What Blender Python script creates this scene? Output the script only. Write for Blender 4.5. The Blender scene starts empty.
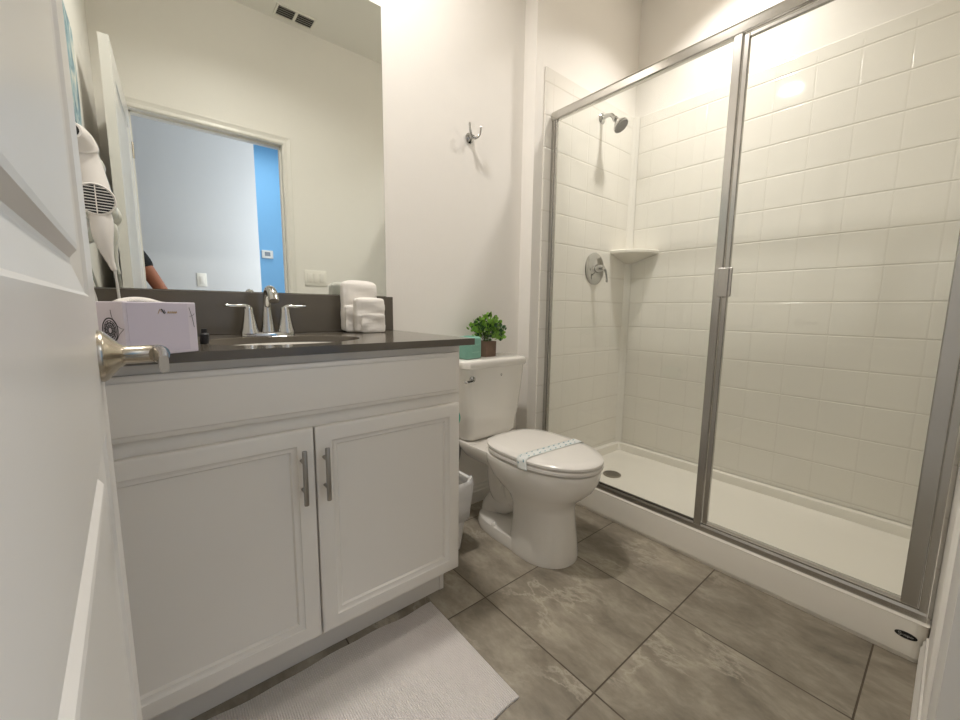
import bpy, bmesh, math, random
from mathutils import Vector, Matrix
random.seed(7)
S = bpy.context.scene
COL = S.collection
PI = math.pi

# ------------------------------------------------------------------ camera
F_PX = 394.59
cam_data = bpy.data.cameras.new('camera')
cam_data.sensor_fit = 'HORIZONTAL'
cam_data.sensor_width = 36.0
cam_data.lens = F_PX / 960 * 36.0
cam_data.clip_start = 0.005
cam = bpy.data.objects.new('camera', cam_data)
COL.objects.link(cam)
yaw, pitch, roll = .688, .128, .011
fw = Vector((math.sin(yaw) * math.cos(pitch), math.cos(yaw) * math.cos(pitch), -math.sin(pitch)))
rt = Vector((math.cos(yaw), -math.sin(yaw), 0))
up = rt.cross(fw)
r2 = rt * math.cos(roll) + up * math.sin(roll)
u2 = up * math.cos(roll) - rt * math.sin(roll)
M = Matrix((r2, u2, -fw)).transposed().to_4x4()
M.translation = Vector((.17, -1.59, 1.043))
cam.matrix_world = M
S.camera = cam

# ------------------------------------------------------------------ world, lights, exposure
S.view_settings.view_transform = 'Standard'
S.view_settings.look = 'None'
S.view_settings.gamma = 1
S.view_settings.use_curve_mapping = False
S.view_settings.exposure = 0.17
S.cycles.max_bounces = 14
S.cycles.diffuse_bounces = 9
S.cycles.glossy_bounces = 6
world = bpy.data.worlds.new('world')
S.world = world
world.use_nodes = True
bg = world.node_tree.nodes['Background']
bg.inputs[0].default_value = (.75, .86, 1, 1)
bg.inputs[1].default_value = 1.0

WARM = (1.0, .945, .885)
def area_light(name, loc, size, power, color, rot=(0, 0, 0), shape='DISK', size_y=None, spread=None):
    ld = bpy.data.lights.new(name, 'AREA')
    ld.shape = shape
    ld.size = size
    if size_y: ld.size_y = size_y
    ld.energy = power
    ld.color = color
    if spread: ld.spread = spread
    o = bpy.data.objects.new(name, ld)
    COL.objects.link(o)
    o.location = loc
    o.rotation_euler = rot
    return o
VAN_L = (.75, -.42)
SHW_L = (2.32, -.68)
HALL_L = (.3, -2.15)
area_light('ceiling_can_lamp', (*VAN_L, 2.985), .15, 15.5, WARM, spread=math.radians(146))
area_light('shower_can_lamp', (*SHW_L, 2.985), .15, 9, WARM, spread=math.radians(112))
area_light('hall_daylight_fill', (1.75, -2.05, 1.7), .8, 26, (.93, .95, 1.0), (math.radians(90), 0, math.radians(125)), 'RECTANGLE', 1.6)  # unseen floating panel added to brighten the closed hall with cool light
area_light('hall_ceiling_fill', (1.2, -3.3, 2.95), .8, 12, (.93, .96, 1.0), (0, 0, 0), 'RECTANGLE', .8)  # added fill panel for the blue wall, no ceiling fixture here

# ------------------------------------------------------------------ materials
def srgb(c):
    f = lambda v: v / 12.92 if v <= .04045 else ((v + .055) / 1.055) ** 2.4
    return tuple(f(v / 255) for v in c) + (1,)
def newmat(name):
    m = bpy.data.materials.new(name)
    m.use_nodes = True
    nt = m.node_tree
    return m, nt, nt.nodes['Principled BSDF']
def mat(name, c, rough=.5, metal=0, var=0, vscale=20, bump=0, bscale=200, spec=None, coat=0, bdist=.002, emit=0):
    m, nt, b = newmat(name)
    N = nt.nodes; L = nt.links
    b.inputs['Base Color'].default_value = srgb(c)
    b.inputs['Roughness'].default_value = rough
    b.inputs['Metallic'].default_value = metal
    if spec is not None: b.inputs['Specular IOR Level'].default_value = spec
    if coat:
        b.inputs['Coat Weight'].default_value = coat
        b.inputs['Coat Roughness'].default_value = .05
    tc = N.new('ShaderNodeTexCoord')
    no = N.new('ShaderNodeTexNoise'); no.inputs['Scale'].default_value = vscale; no.inputs['Detail'].default_value = 4
    L.new(tc.outputs['Object'], no.inputs['Vector'])
    mr = N.new('ShaderNodeMapRange')
    mr.inputs['To Min'].default_value = 1 - var; mr.inputs['To Max'].default_value = 1 + var
    L.new(no.outputs['Fac'], mr.inputs['Value'])
    mx = N.new('ShaderNodeVectorMath'); mx.operation = 'SCALE'
    mx.inputs[0].default_value = srgb(c)[:3]
    L.new(mr.outputs[0], mx.inputs['Scale'])
    L.new(mx.outputs[0], b.inputs['Base Color'])
    if bump:
        n2 = N.new('ShaderNodeTexNoise'); n2.inputs['Scale'].default_value = bscale; n2.inputs['Detail'].default_value = 3
        L.new(tc.outputs['Object'], n2.inputs['Vector'])
        bp = N.new('ShaderNodeBump'); bp.inputs['Strength'].default_value = bump; bp.inputs['Distance'].default_value = bdist
        L.new(n2.outputs['Fac'], bp.inputs['Height'])
        L.new(bp.outputs[0], b.inputs['Normal'])
    if emit:
        b.inputs['Emission Color'].default_value = srgb(c)
        b.inputs['Emission Strength'].default_value = emit
    return m

M_wall = mat('painted_drywall', (235, 232, 227), .42, bump=.25, bscale=140, bdist=.0015, var=.01, spec=.35)
M_ceil = mat('ceiling_paint', (234, 232, 226), .85, bump=.3, bscale=120)
M_trim = mat('trim_paint', (228, 225, 219), .32, var=.01)
M_cab = mat('cabinet_paint', (224, 220, 213), .34, var=.012, vscale=6)
M_door = mat('door_paint', (222, 220, 216), .32, var=.01, vscale=5)
M_quartz = mat('quartz_taupe', (90, 84, 75), .14, var=.06, vscale=300, spec=.55)
M_chrome = mat('chrome', (190, 190, 188), .07, 1)
M_alu = mat('brushed_aluminium', (186, 184, 180), .24, 1, var=.05, vscale=12)
M_nickel = mat('satin_nickel', (188, 180, 166), .24, 1, var=.03)
M_steel = mat('pull_steel', (160, 157, 152), .28, 1)
M_porc = mat('white_porcelain', (232, 229, 223), .1, coat=.4, var=.005)
M_seat = mat('toilet_seat_plastic', (234, 231, 226), .18, var=.005)
M_acryl = mat('white_acrylic', (232, 228, 219), .22, var=.008)
M_black = mat('black_plastic', (20, 20, 22), .5)
M_hole_shade = mat('painted_hole_shade', (34, 30, 26), .8)  # dark colour standing in for the shade inside holes
M_white_pl = mat('white_plastic', (232, 228, 222), .28, var=.005)
M_switch = mat('switch_plate_plastic', (236, 233, 226), .35)
M_towel = mat('white_terry', (240, 236, 230), .95, var=.04, vscale=90, bump=.9, bscale=500, bdist=.004)
M_mat = None
M_teal = mat('teal_glaze', (126, 176, 160), .4, var=.12, vscale=60, bump=.3, bscale=160)
M_tealpaper = mat('teal_wrap', (70, 165, 140), .5, var=.05)
M_wood = mat('weathered_wood', (118, 96, 82), .8, var=.22, vscale=45, bump=.5, bscale=120)
M_stem = mat('stem_green', (70, 90, 40), .7)
M_soil = mat('moss', (50, 60, 30), .95, var=.3, vscale=80)
M_bag = mat('white_bin_liner', (226, 226, 226), .4, var=.02, bump=.5, bscale=25, bdist=.01)
M_bin = mat('white_bin', (226, 225, 222), .45)
M_hose = mat('braided_hose', (150, 150, 150), .35, .8, bump=.4, bscale=400)
M_skin = mat('skin', (150, 92, 66), .55, var=.06, vscale=15)
M_shirt = mat('black_shirt', (16, 16, 18), .9, var=.1)
M_jeans = mat('dark_trousers', (38, 44, 60), .9, var=.1, vscale=60)
M_hair = mat('dark_hair', (28, 22, 18), .7, bump=.5, bscale=90)
M_shoe = mat('shoe_leather', (40, 38, 38), .6)
M_eye = mat('eye_white', (235, 232, 228), .2)
M_iris = mat('eye_dark', (30, 22, 16), .2)
M_lip = mat('lips', (130, 70, 62), .5)
M_grey_strap = mat('ink_dark', (30, 28, 32), .6)
M_gold = mat('gold_ink', (176, 146, 92), .35, .6)
M_hallwall = mat('hall_wall_paint', (206, 207, 210), .6, var=.01)
M_blue = mat('blue_wall_paint', (128, 186, 230), .6, var=.02)
M_cord = mat('white_cord', (206, 204, 198), .45)
M_drain = mat('drain_metal', (158, 152, 142), .35, .9)
M_vent = mat('vent_enamel', (232, 230, 222), .4)
M_silverink = mat('silver_ink', (176, 176, 172), .4, .3)

def m_leaf(name, c):
    return mat(name, c, .45, var=.25, vscale=40)
M_leaf1 = m_leaf('leaf_bright', (122, 168, 62))
M_leaf2 = m_leaf('leaf_dark', (36, 74, 32))

# leaf-green, floor tile, shower tile, bath mat, art, box: node builds
def math_node(nt, op, a=None, b=None, c=None):
    n = nt.nodes.new('ShaderNodeMath'); n.operation = op
    for i, v in enumerate((a, b, c)):
        if v is None: continue
        if isinstance(v, (int, float)): n.inputs[i].default_value = v
        else: nt.links.new(v, n.inputs[i])
    return n.outputs[0]
def grid_line(nt, coord, origin, pitch, halfw, soft=None):
    """1 on the line, 0 away from it"""
    t = math_node(nt, 'SUBTRACT', coord, origin - pitch / 2)
    t = math_node(nt, 'FLOORED_MODULO', t, pitch)
    t = math_node(nt, 'SUBTRACT', t, pitch / 2)
    t = math_node(nt, 'ABSOLUTE', t)
    mr = nt.nodes.new('ShaderNodeMapRange'); mr.interpolation_type = 'SMOOTHSTEP'
    mr.inputs['From Min'].default_value = halfw; mr.inputs['From Max'].default_value = halfw + (soft or halfw)
    mr.inputs['To Min'].default_value = 1; mr.inputs['To Max'].default_value = 0
    nt.links.new(t, mr.inputs['Value'])
    return mr.outputs[0]

def floor_material():
    m, nt, b = newmat('slate_look_floor_tile')
    N = nt.nodes; L = nt.links
    tc = N.new('ShaderNodeTexCoord'); sp = N.new('ShaderNodeSeparateXYZ'); L.new(tc.outputs['Object'], sp.inputs[0])
    P = .463; X0, Y0 = 1.029, -1.054
    gx = grid_line(nt, sp.outputs[0], X0, P, .0016, .0012); gy = grid_line(nt, sp.outputs[1], Y0, P, .0016, .0012)
    g = math_node(nt, 'MAXIMUM', gx, gy)
    ix = math_node(nt, 'FLOOR', math_node(nt, 'DIVIDE', math_node(nt, 'SUBTRACT', sp.outputs[0], X0), P))
    iy = math_node(nt, 'FLOOR', math_node(nt, 'DIVIDE', math_node(nt, 'SUBTRACT', sp.outputs[1], Y0), P))
    cb = N.new('ShaderNodeCombineXYZ'); L.new(ix, cb.inputs[0]); L.new(iy, cb.inputs[1])
    wn = N.new('ShaderNodeTexWhiteNoise'); wn.noise_dimensions = '3D'; L.new(cb.outputs[0], wn.inputs['Vector'])
    off = N.new('ShaderNodeVectorMath'); off.operation = 'SCALE'; off.inputs['Scale'].default_value = 9
    L.new(wn.outputs['Color'], off.inputs[0])
    ad = N.new('ShaderNodeVectorMath'); ad.operation = 'ADD'; L.new(tc.outputs['Object'], ad.inputs[0]); L.new(off.outputs[0], ad.inputs[1])
    mp = N.new('ShaderNodeMapping'); mp.inputs['Rotation'].default_value = (0, 0, .35); mp.inputs['Scale'].default_value = (1.9, 1.0, 1)
    L.new(ad.outputs[0], mp.inputs['Vector'])
    n1 = N.new('ShaderNodeTexNoise'); n1.inputs['Scale'].default_value = 4.6; n1.inputs['Detail'].default_value = 12
    n1.inputs['Roughness'].default_value = .68; n1.inputs['Distortion'].default_value = .25
    L.new(mp.outputs[0], n1.inputs['Vector'])
    cr = N.new('ShaderNodeValToRGB'); e = cr.color_ramp
    e.elements[0].position = .3; e.elements[0].color = srgb((116, 109, 97))
    e.elements[1].position = .72; e.elements[1].color = srgb((178, 170, 154))
    k = e.elements.new(.5); k.color = srgb((145, 137, 123))
    L.new(n1.outputs['Fac'], cr.inputs[0])
    # thin pale veins
    n2 = N.new('ShaderNodeTexNoise'); n2.inputs['Scale'].default_value = 2.6; n2.inputs['Detail'].default_value = 11; n2.inputs['Roughness'].default_value = .66; n2.inputs['Distortion'].default_value = .3
    L.new(mp.outputs[0], n2.inputs['Vector'])
    v = math_node(nt, 'ABSOLUTE', math_node(nt, 'SUBTRACT', n2.outputs['Fac'], .52))
    mr = N.new('ShaderNodeMapRange'); mr.inputs['From Min'].default_value = 0; mr.inputs['From Max'].default_value = .03
    mr.inputs['To Min'].default_value = .45; mr.inputs['To Max'].default_value = 0
    L.new(v, mr.inputs['Value'])
    n3 = N.new('ShaderNodeTexNoise'); n3.inputs['Scale'].default_value = 2.2; L.new(ad.outputs[0], n3.inputs['Vector'])
    msk = N.new('ShaderNodeMapRange'); msk.inputs['From Min'].default_value = .5; msk.inputs['From Max'].default_value = .62
    L.new(n3.outputs['Fac'], msk.inputs['Value'])
    vein = math_node(nt, 'MULTIPLY', mr.outputs[0], msk.outputs[0])
    # fine grain
    n4 = N.new('ShaderNodeTexNoise'); n4.inputs['Scale'].default_value = 38; n4.inputs['Detail'].default_value = 6
    mp2 = N.new('ShaderNodeMapping'); mp2.inputs['Scale'].default_value = (1.6, .7, 1); mp2.inputs['Rotation'].default_value = (0, 0, .3)
    L.new(ad.outputs[0], mp2.inputs['Vector']); L.new(mp2.outputs[0], n4.inputs['Vector'])
    gr = N.new('ShaderNodeMapRange'); gr.inputs['To Min'].default_value = .86; gr.inputs['To Max'].default_value = 1.14
    L.new(n4.outputs['Fac'], gr.inputs['Value'])
    tv = N.new('ShaderNodeMapRange'); tv.inputs['To Min'].default_value = .93; tv.inputs['To Max'].default_value = 1.05
    L.new(wn.outputs['Value'], tv.inputs['Value'])
    mul = math_node(nt, 'MULTIPLY', gr.outputs[0], tv.outputs[0])
    mx = N.new('ShaderNodeMix'); mx.data_type = 'RGBA'; L.new(vein, mx.inputs['Factor']); L.new(cr.outputs[0], mx.inputs['A'])
    mx.inputs['B'].default_value = srgb((206, 198, 182))
    sc = N.new('ShaderNodeVectorMath'); sc.operation = 'SCALE'; L.new(mx.outputs['Result'], sc.inputs[0]); L.new(mul, sc.inputs['Scale'])
    mg = N.new('ShaderNodeMix'); mg.data_type = 'RGBA'; L.new(g, mg.inputs['Factor']); L.new(sc.outputs[0], mg.inputs['A'])
    mg.inputs['B'].default_value = srgb((88, 78, 66))
    L.new(mg.outputs['Result'], b.inputs['Base Color'])
    b.inputs['Roughness'].default_value = .42
    b.inputs['Specular IOR Level'].default_value = .4
    h = math_node(nt, 'SUBTRACT', math_node(nt, 'MULTIPLY', n1.outputs['Fac'], .4), math_node(nt, 'MULTIPLY', g, .8))
    bp = N.new('ShaderNodeBump'); bp.inputs['Strength'].default_value = .6; bp.inputs['Distance'].default_value = .003
    L.new(h, bp.inputs['Height']); L.new(bp.outputs[0], b.inputs['Normal'])
    return m
M_floor = floor_material()

def surround_material():
    m, nt, b = newmat('moulded_tile_surround')
    N = nt.nodes; L = nt.links
    tc = N.new('ShaderNodeTexCoord'); sp = N.new('ShaderNodeSeparateXYZ'); L.new(tc.outputs['Object'], sp.inputs[0])
    P = .16
    gz = grid_line(nt, sp.outputs[2], .296, P, .0010, .0042)
    gx = grid_line(nt, sp.outputs[0], 2.041, P, .0010, .0042)
    gy = grid_line(nt, sp.outputs[1], -.22, P, .0010, .0042)
    # pick x lines on the plumbing wall, y lines on the long wall, from the geometric normal
    ge = N.new('ShaderNodeNewGeometry'); sn = N.new('ShaderNodeSeparateXYZ'); L.new(ge.outputs['True Normal'], sn.inputs[0])
    ax = math_node(nt, 'ABSOLUTE', sn.outputs[0]); isx = math_node(nt, 'GREATER_THAN', ax, .9)
    ay = math_node(nt, 'ABSOLUTE', sn.outputs[1]); isy = math_node(nt, 'GREATER_THAN', ay, .9)
    gv = math_node(nt, 'MAXIMUM', math_node(nt, 'MULTIPLY', gy, isx), math_node(nt, 'MULTIPLY', gx, isy))
    gv = math_node(nt, 'MULTIPLY', gv, .4)
    g = math_node(nt, 'MAXIMUM', gz, gv)
    flat = math_node(nt, 'MAXIMUM', isx, isy)
    top = math_node(nt, 'LESS_THAN', sp.outputs[2], 2.25)
    g = math_node(nt, 'MULTIPLY', math_node(nt, 'MULTIPLY', g, flat), top)
    h = math_node(nt, 'SUBTRACT', 1.0, g)
    bp = N.new('ShaderNodeBump'); bp.inputs['Strength'].default_value = .6; bp.inputs['Distance'].default_value = .002
    L.new(h, bp.inputs['Height']); L.new(bp.outputs[0], b.inputs['Normal'])
    mx = N.new('ShaderNodeMix'); mx.data_type = 'RGBA'; L.new(math_node(nt, 'MULTIPLY', g, .35), mx.inputs['Factor'])
    mx.inputs['A'].default_value = srgb((231, 228, 221)); mx.inputs['B'].default_value = srgb((196, 190, 178))
    L.new(mx.outputs['Result'], b.inputs['Base Color'])
    b.inputs['Roughness'].default_value = .06
    return m
M_surr = surround_material()

def mat_material():
    m, nt, b = newmat('white_cotton_bath_mat')
    N = nt.nodes; L = nt.links
    tc = N.new('ShaderNodeTexCoord')
    w = N.new('ShaderNodeTexWave'); w.wave_type = 'BANDS'; w.bands_direction = 'X'
    w.inputs['Scale'].default_value = 55; w.inputs['Distortion'].default_value = 2.5; w.inputs['Detail'].default_value = 2; w.inputs['Detail Scale'].default_value = 4
    L.new(tc.outputs['Object'], w.inputs['Vector'])
    n = N.new('ShaderNodeTexNoise'); n.inputs['Scale'].default_value = 320; L.new(tc.outputs['Object'], n.inputs['Vector'])
    h = math_node(nt, 'ADD', w.outputs['Fac'], n.outputs['Fac'])
    bp = N.new('ShaderNodeBump'); bp.inputs['Strength'].default_value = .9; bp.inputs['Distance'].default_value = .003
    L.new(h, bp.inputs['Height']); L.new(bp.outputs[0], b.inputs['Normal'])
    mr = N.new('ShaderNodeMapRange'); mr.inputs['From Max'].default_value = 2; mr.inputs['To Min'].default_value = .88; mr.inputs['To Max'].default_value = 1.04
    L.new(h, mr.inputs['Value'])
    sc = N.new('ShaderNodeVectorMath'); sc.operation = 'SCALE'; sc.inputs[0].default_value = srgb((232, 226, 222))[:3]; L.new(mr.outputs[0], sc.inputs['Scale'])
    L.new(sc.outputs[0], b.inputs['Base Color'])
    b.inputs['Roughness'].default_value = .95
    return m
M_mat = mat_material()

def art_material():
    m, nt, b = newmat('abstract_blue_print')
    N = nt.nodes; L = nt.links
    tc = N.new('ShaderNodeTexCoord')
    n = N.new('ShaderNodeTexNoise'); n.inputs['Scale'].default_value = 9; n.inputs['Detail'].default_value = 7; n.inputs['Distortion'].default_value = 1.2
    L.new(tc.outputs['Object'], n.inputs['Vector'])
    cr = N.new('ShaderNodeValToRGB'); e = cr.color_ramp
    e.elements[0].position = .36; e.elements[0].color = srgb((84, 112, 126))
    e.elements[1].position = .64; e.elements[1].color = srgb((224, 222, 210))
    k = e.elements.new(.5); k.color = srgb((146, 176, 188))
    L.new(n.outputs['Fac'], cr.inputs[0]); L.new(cr.outputs[0], b.inputs['Base Color'])
    b.inputs['Roughness'].default_value = .6
    return m
M_art = art_material()

def glass_material():
    m = bpy.data.materials.new('clear_shower_glass'); m.use_nodes = True
    nt = m.node_tree; nt.nodes.clear()
    out = nt.nodes.new('ShaderNodeOutputMaterial')
    tr = nt.nodes.new('ShaderNodeBsdfTransparent'); tr.inputs[0].default_value = (.975, .985, .975, 1)
    gl = nt.nodes.new('ShaderNodeBsdfGlossy'); gl.inputs['Roughness'].default_value = .02
    fr = nt.nodes.new('ShaderNodeFresnel'); fr.inputs[0].default_value = 1.33
    mx = nt.nodes.new('ShaderNodeMixShader')
    nt.links.new(fr.outputs[0], mx.inputs[0]); nt.links.new(tr.outputs[0], mx.inputs[1]); nt.links.new(gl.outputs[0], mx.inputs[2])
    nt.links.new(mx.outputs[0], out.inputs[0])
    return m
M_glass = glass_material()
m, nt, b = newmat('silvered_mirror')
b.inputs['Base Color'].default_value = (.82, .855, .82, 1); b.inputs['Metallic'].default_value = 1; b.inputs['Roughness'].default_value = .004
M_mirror = m
M_mirror_edge = mat('mirror_edge', (120, 132, 122), .2, .6)
M_lens = mat('lamp_lens', (255, 238, 214), .4, emit=14)

M_carton = mat('printed_carton', (216, 208, 218), .5, var=.015, vscale=30)
M_carton2 = mat('pale_carton_panel', (206, 198, 212), .45, var=.015, vscale=30)

# ------------------------------------------------------------------ mesh helpers
def obj(name, bm, m, parent=None, smooth=False, mats=None):
    me = bpy.data.meshes.new(name)
    bmesh.ops.recalc_face_normals(bm, faces=bm.faces)
    bm.to_mesh(me); bm.free()
    for k in (mats or [m]): me.materials.append(k)
    if smooth:
        for p in me.polygons: p.use_smooth = True
        try: me.set_sharp_from_angle(angle=math.radians(42))
        except Exception: pass
    o = bpy.data.objects.new(name, me); COL.objects.link(o)
    if parent: o.parent = parent
    return o
def tag(o, label=None, cat=None, group=None, kind=None):
    if label: o['label'] = label
    if cat: o['category'] = cat
    if group: o['group'] = group
    if kind: o['kind'] = kind
    return o
def thing(name, label, cat, group=None, loc=(0, 0, 0), rz=0):
    o = bpy.data.objects.new(name, None); COL.objects.link(o)
    o.empty_display_size = .05
    o.location = loc; o.rotation_euler = (0, 0, rz)
    return tag(o, label, cat, group)
def struct(name, bm, m, smooth=False):
    return tag(obj(name, bm, m, None, smooth), kind='structure')
def B(): return bmesh.new()
def box(bm, x0, x1, y0, y1, z0, z1, bev=0, seg=2, mi=0, mtx=None):
    vs = [bm.verts.new(v) for v in ((x0, y0, z0), (x1, y0, z0), (x1, y1, z0), (x0, y1, z0), (x0, y0, z1), (x1, y0, z1), (x1, y1, z1), (x0, y1, z1))]
    fs = [bm.faces.new([vs[i] for i in q]) for q in ((0, 3, 2, 1), (4, 5, 6, 7), (0, 1, 5, 4), (1, 2, 6, 5), (2, 3, 7, 6), (3, 0, 4, 7))]
    for f in fs: f.material_index = mi
    geom = vs
    if bev:
        es = list({e for f in fs for e in f.edges})
        r = bmesh.ops.bevel(bm, geom=es, offset=bev, segments=seg, affect='EDGES', profile=.5)
        for f in r['faces']: f.material_index = mi
        geom = list({v for f in r['faces'] for v in f.verts} | {v for v in vs if v.is_valid})
    if mtx is not None:
        bmesh.ops.transform(bm, matrix=mtx, verts=[v for v in geom if v.is_valid])
    return geom
def ring_loft(bm, rings, cap=True, closed=True, mi=0):
    """rings: list of lists of points with equal counts"""
    R = [[bm.verts.new(p) for p in r] for r in rings]
    n = len(R[0])
    for a, c in zip(R, R[1:]):
        for i in range(n if closed else n - 1):
            j = (i + 1) % n
            f = bm.faces.new((a[i], a[j], c[j], c[i])); f.material_index = mi
    if cap:
        for r in (R[0], R[-1]):
            try:
                f = bm.faces.new(r); f.material_index = mi
            except Exception: pass
    return R
def lathe(bm, prof, n=24, org=(0, 0, 0), axis='Z', mi=0):
    """prof: (radius, height)"""
    o = Vector(org); rings = []
    for r, h in prof:
        r = max(r, 1e-5); ring = []
        for i in range(n):
            a = 2 * PI * i / n; c, s = math.cos(a) * r, math.sin(a) * r
            p = {'Z': Vector((c, s, h)), 'X': Vector((h, c, s)), 'Y': Vector((s, h, c)), '-Y': Vector((c, -h, s))}[axis] if isinstance(axis, str) else axis @ Vector((c, s, h))
            ring.append(o + p)
        rings.append(ring)
    ring_loft(bm, rings, mi=mi)
def frame_at(t):
    t = t.normalized(); a = Vector((0, 0, 1)) if abs(t.z) < .9 else Vector((1, 0, 0))
    s = t.cross(a).normalized(); return s, s.cross(t).normalized()
def tube(bm, pts, r, n=12, mi=0, flat=1.0):
    """r scalar or list; flat squashes along second frame axis"""
    P = [Vector(p) for p in pts]; rings = []
    s_prev = None
    for i, p in enumerate(P):
        t = (P[min(i + 1, len(P) - 1)] - P[max(i - 1, 0)]).normalized()
        if s_prev is None: s, u = frame_at(t)
        else:
            s = (s_prev - t * s_prev.dot(t)).normalized(); u = s.cross(t)
        s_prev = s
        rr = r[i] if isinstance(r, (list, tuple)) else r
        rings.append([p + s * math.cos(2 * PI * k / n) * rr + u * math.sin(2 * PI * k / n) * rr * flat for k in range(n)])
    ring_loft(bm, rings, mi=mi)
def smooth_path(pts, n=8):
    P = [Vector(p) for p in pts]; out = []
    for i in range(len(P) - 1):
        p0, p1, p2, p3 = P[max(i - 1, 0)], P[i], P[i + 1], P[min(i + 2, len(P) - 1)]
        for k in range(n):
            t = k / n
            out.append(.5 * ((2 * p1) + (p2 - p0) * t + (2 * p0 - 5 * p1 + 4 * p2 - p3) * t * t + (3 * p1 - p0 - 3 * p2 + p3) * t ** 3))
    out.append(P[-1]); return out
def prism(bm, outline, z0, z1, axis='Z', mi=0):
    """outline list of 2D; axis is extrusion axis"""
    def P(a, c, h):
        return {'Z': (a, c, h), 'X': (h, a, c), 'Y': (a, h, c)}[axis]
    ring_loft(bm, [[P(a, c, z0) for a, c in outline], [P(a, c, z1) for a, c in outline]], mi=mi)

# ------------------------------------------------------------------ dimensions
XR = 2.70          # long shower wall
YN = -1.625        # near wall (with the doorway)
H = 3.00
STUB = 1.753; SY = -.086
DX0, DX1 = .136, .957   # doorway
ZD = 2.184
YH = -2.70

# ------------------------------------------------------------------ room shell
bm = B(); box(bm, -1.6, 2.9, -4.2, .12, -.06, 0); struct('floor', bm, M_floor)
bm = B(); box(bm, -1.6, 2.9, -4.2, .12, H, H + .06); struct('ceiling', bm, M_ceil)
bm = B(); box(bm, -.12, STUB, 0, .12, 0, H); struct('wall_back', bm, M_wall)
bm = B(); box(bm, STUB, XR + .12, SY, .12, 0, H); struct('wall_back_shower', bm, M_wall)
bm = B(); box(bm, -.12, 0, YN - .115, 0, 0, H); struct('wall_left', bm, M_wall)
bm = B(); box(bm, XR, XR + .12, YN - .115, SY, 0, H); struct('wall_right', bm, M_wall)
JT = .018
bm = B()
box(bm, 0, DX0 - JT, YN - .115, YN, 0, H)
box(bm, DX1 + JT, XR, YN - .115, YN, 0, H)
box(bm, DX0 - JT, DX1 + JT, YN - .115, YN, ZD + JT, H)
struct('wall_front', bm, M_wall)
# hall
bm = B(); box(bm, -1.6, .98, YH - .12, YH, 0, H); struct('wall_hall', bm, M_hallwall)
bm = B(); box(bm, -1.6, 2.9, -4.2, -4.1, 0, H); struct('wall_hall_blue', bm, M_blue)
bm = B(); box(bm, -1.6, -1.5, -4.1, YN - .115, 0, H); struct('wall_hall_left', bm, M_hallwall)
bm = B(); box(bm, -1.5, -.12, YN - .115, YN, 0, H); struct('wall_hall_side', bm, M_hallwall)
bm = B(); box(bm, 2.8, 2.9, -4.1, YN - .115, 0, H); struct('wall_hall_right', bm, M_hallwall)

# door frame: jambs and casing
bm = B()
box(bm, DX0 - JT, DX0, YN - .117, YN + .002, 0, ZD + JT)
box(bm, DX1, DX1 + JT, YN - .117, YN + .002, 0, ZD + JT)
box(bm, DX0, DX1, YN - .117, YN + .002, ZD, ZD + JT)
# stop
box(bm, DX0, DX0 + .01, YN - .075, YN - .04, 0, ZD); box(bm, DX1 - .01, DX1, YN - .075, YN - .04, 0, ZD); box(bm, DX0, DX1, YN - .075, YN - .04, ZD - .01, ZD)
struct('trim_1', bm, M_trim)
def casing(bm, y, sgn):
    w = .057
    prof = [(.006, 0), (.006, .009), (.014, .010), (.028, .008), (.040, .010), (w - .006, .013), (w, .012), (w, 0)]
    a, bX, zt = DX0, DX1, ZD
    rings = []
    for (cx, cz, dx, dz) in ((a, 0, -1, 0), (a, zt, -1, 1), (bX, zt, 1, 1), (bX, 0, 1, 0)):
        rings.append([(cx + dx * p, y + sgn * q, cz + dz * p) for p, q in prof])
    ring_loft(bm, rings, cap=True)
bm = B(); casing(bm, YN, 1); struct('trim_2', bm, M_trim)
bm = B(); casing(bm, YN - .115, -1); struct('trim_3', bm, M_trim)

def baseboard(bm, p0, p1, nrm, h=.1, t=.014):
    p0 = Vector(p0); p1 = Vector(p1); n = Vector(nrm)
    prof = [(0, 0), (t, 0), (t, h * .62), (t * .75, h * .68), (t * .75, h * .82), (t * .45, h * .9), (t * .35, h), (0, h)]
    ring_loft(bm, [[tuple(p + n * a + Vector((0, 0, c))) for a, c in prof] for p in (p0, p1)])
bm = B(); baseboard(bm, (.975, 0, 0), (STUB, 0, 0), (0, -1, 0)); struct('baseboard_back', bm, M_trim)
bm = B(); baseboard(bm, (STUB, 0, 0), (STUB, SY, 0), (-1, 0, 0)); baseboard(bm, (STUB - .014, SY, 0), (1.857, SY, 0), (0, -1, 0)); struct('baseboard_stub', bm, M_trim)
bm = B(); baseboard(bm, (DX1 + .064, YN, 0), (1.857, YN, 0), (0, 1, 0)); struct('baseboard_front', bm, M_trim)
bm = B(); baseboard(bm, (0, -.62, 0), (0, YN, 0), (1, 0, 0)); struct('baseboard_left', bm, M_trim)
bm = B(); baseboard(bm, (-1.5, YH, 0), (.98, YH, 0), (0, 1, 0)); struct('baseboard_hall', bm, M_trim)

# ------------------------------------------------------------------ the open door (leaf)
LEAF_A = math.atan2(.033, .83)
LH = 2.150
door = tag(bpy.data.objects.new('door_1', None), kind='structure'); COL.objects.link(door)
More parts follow.
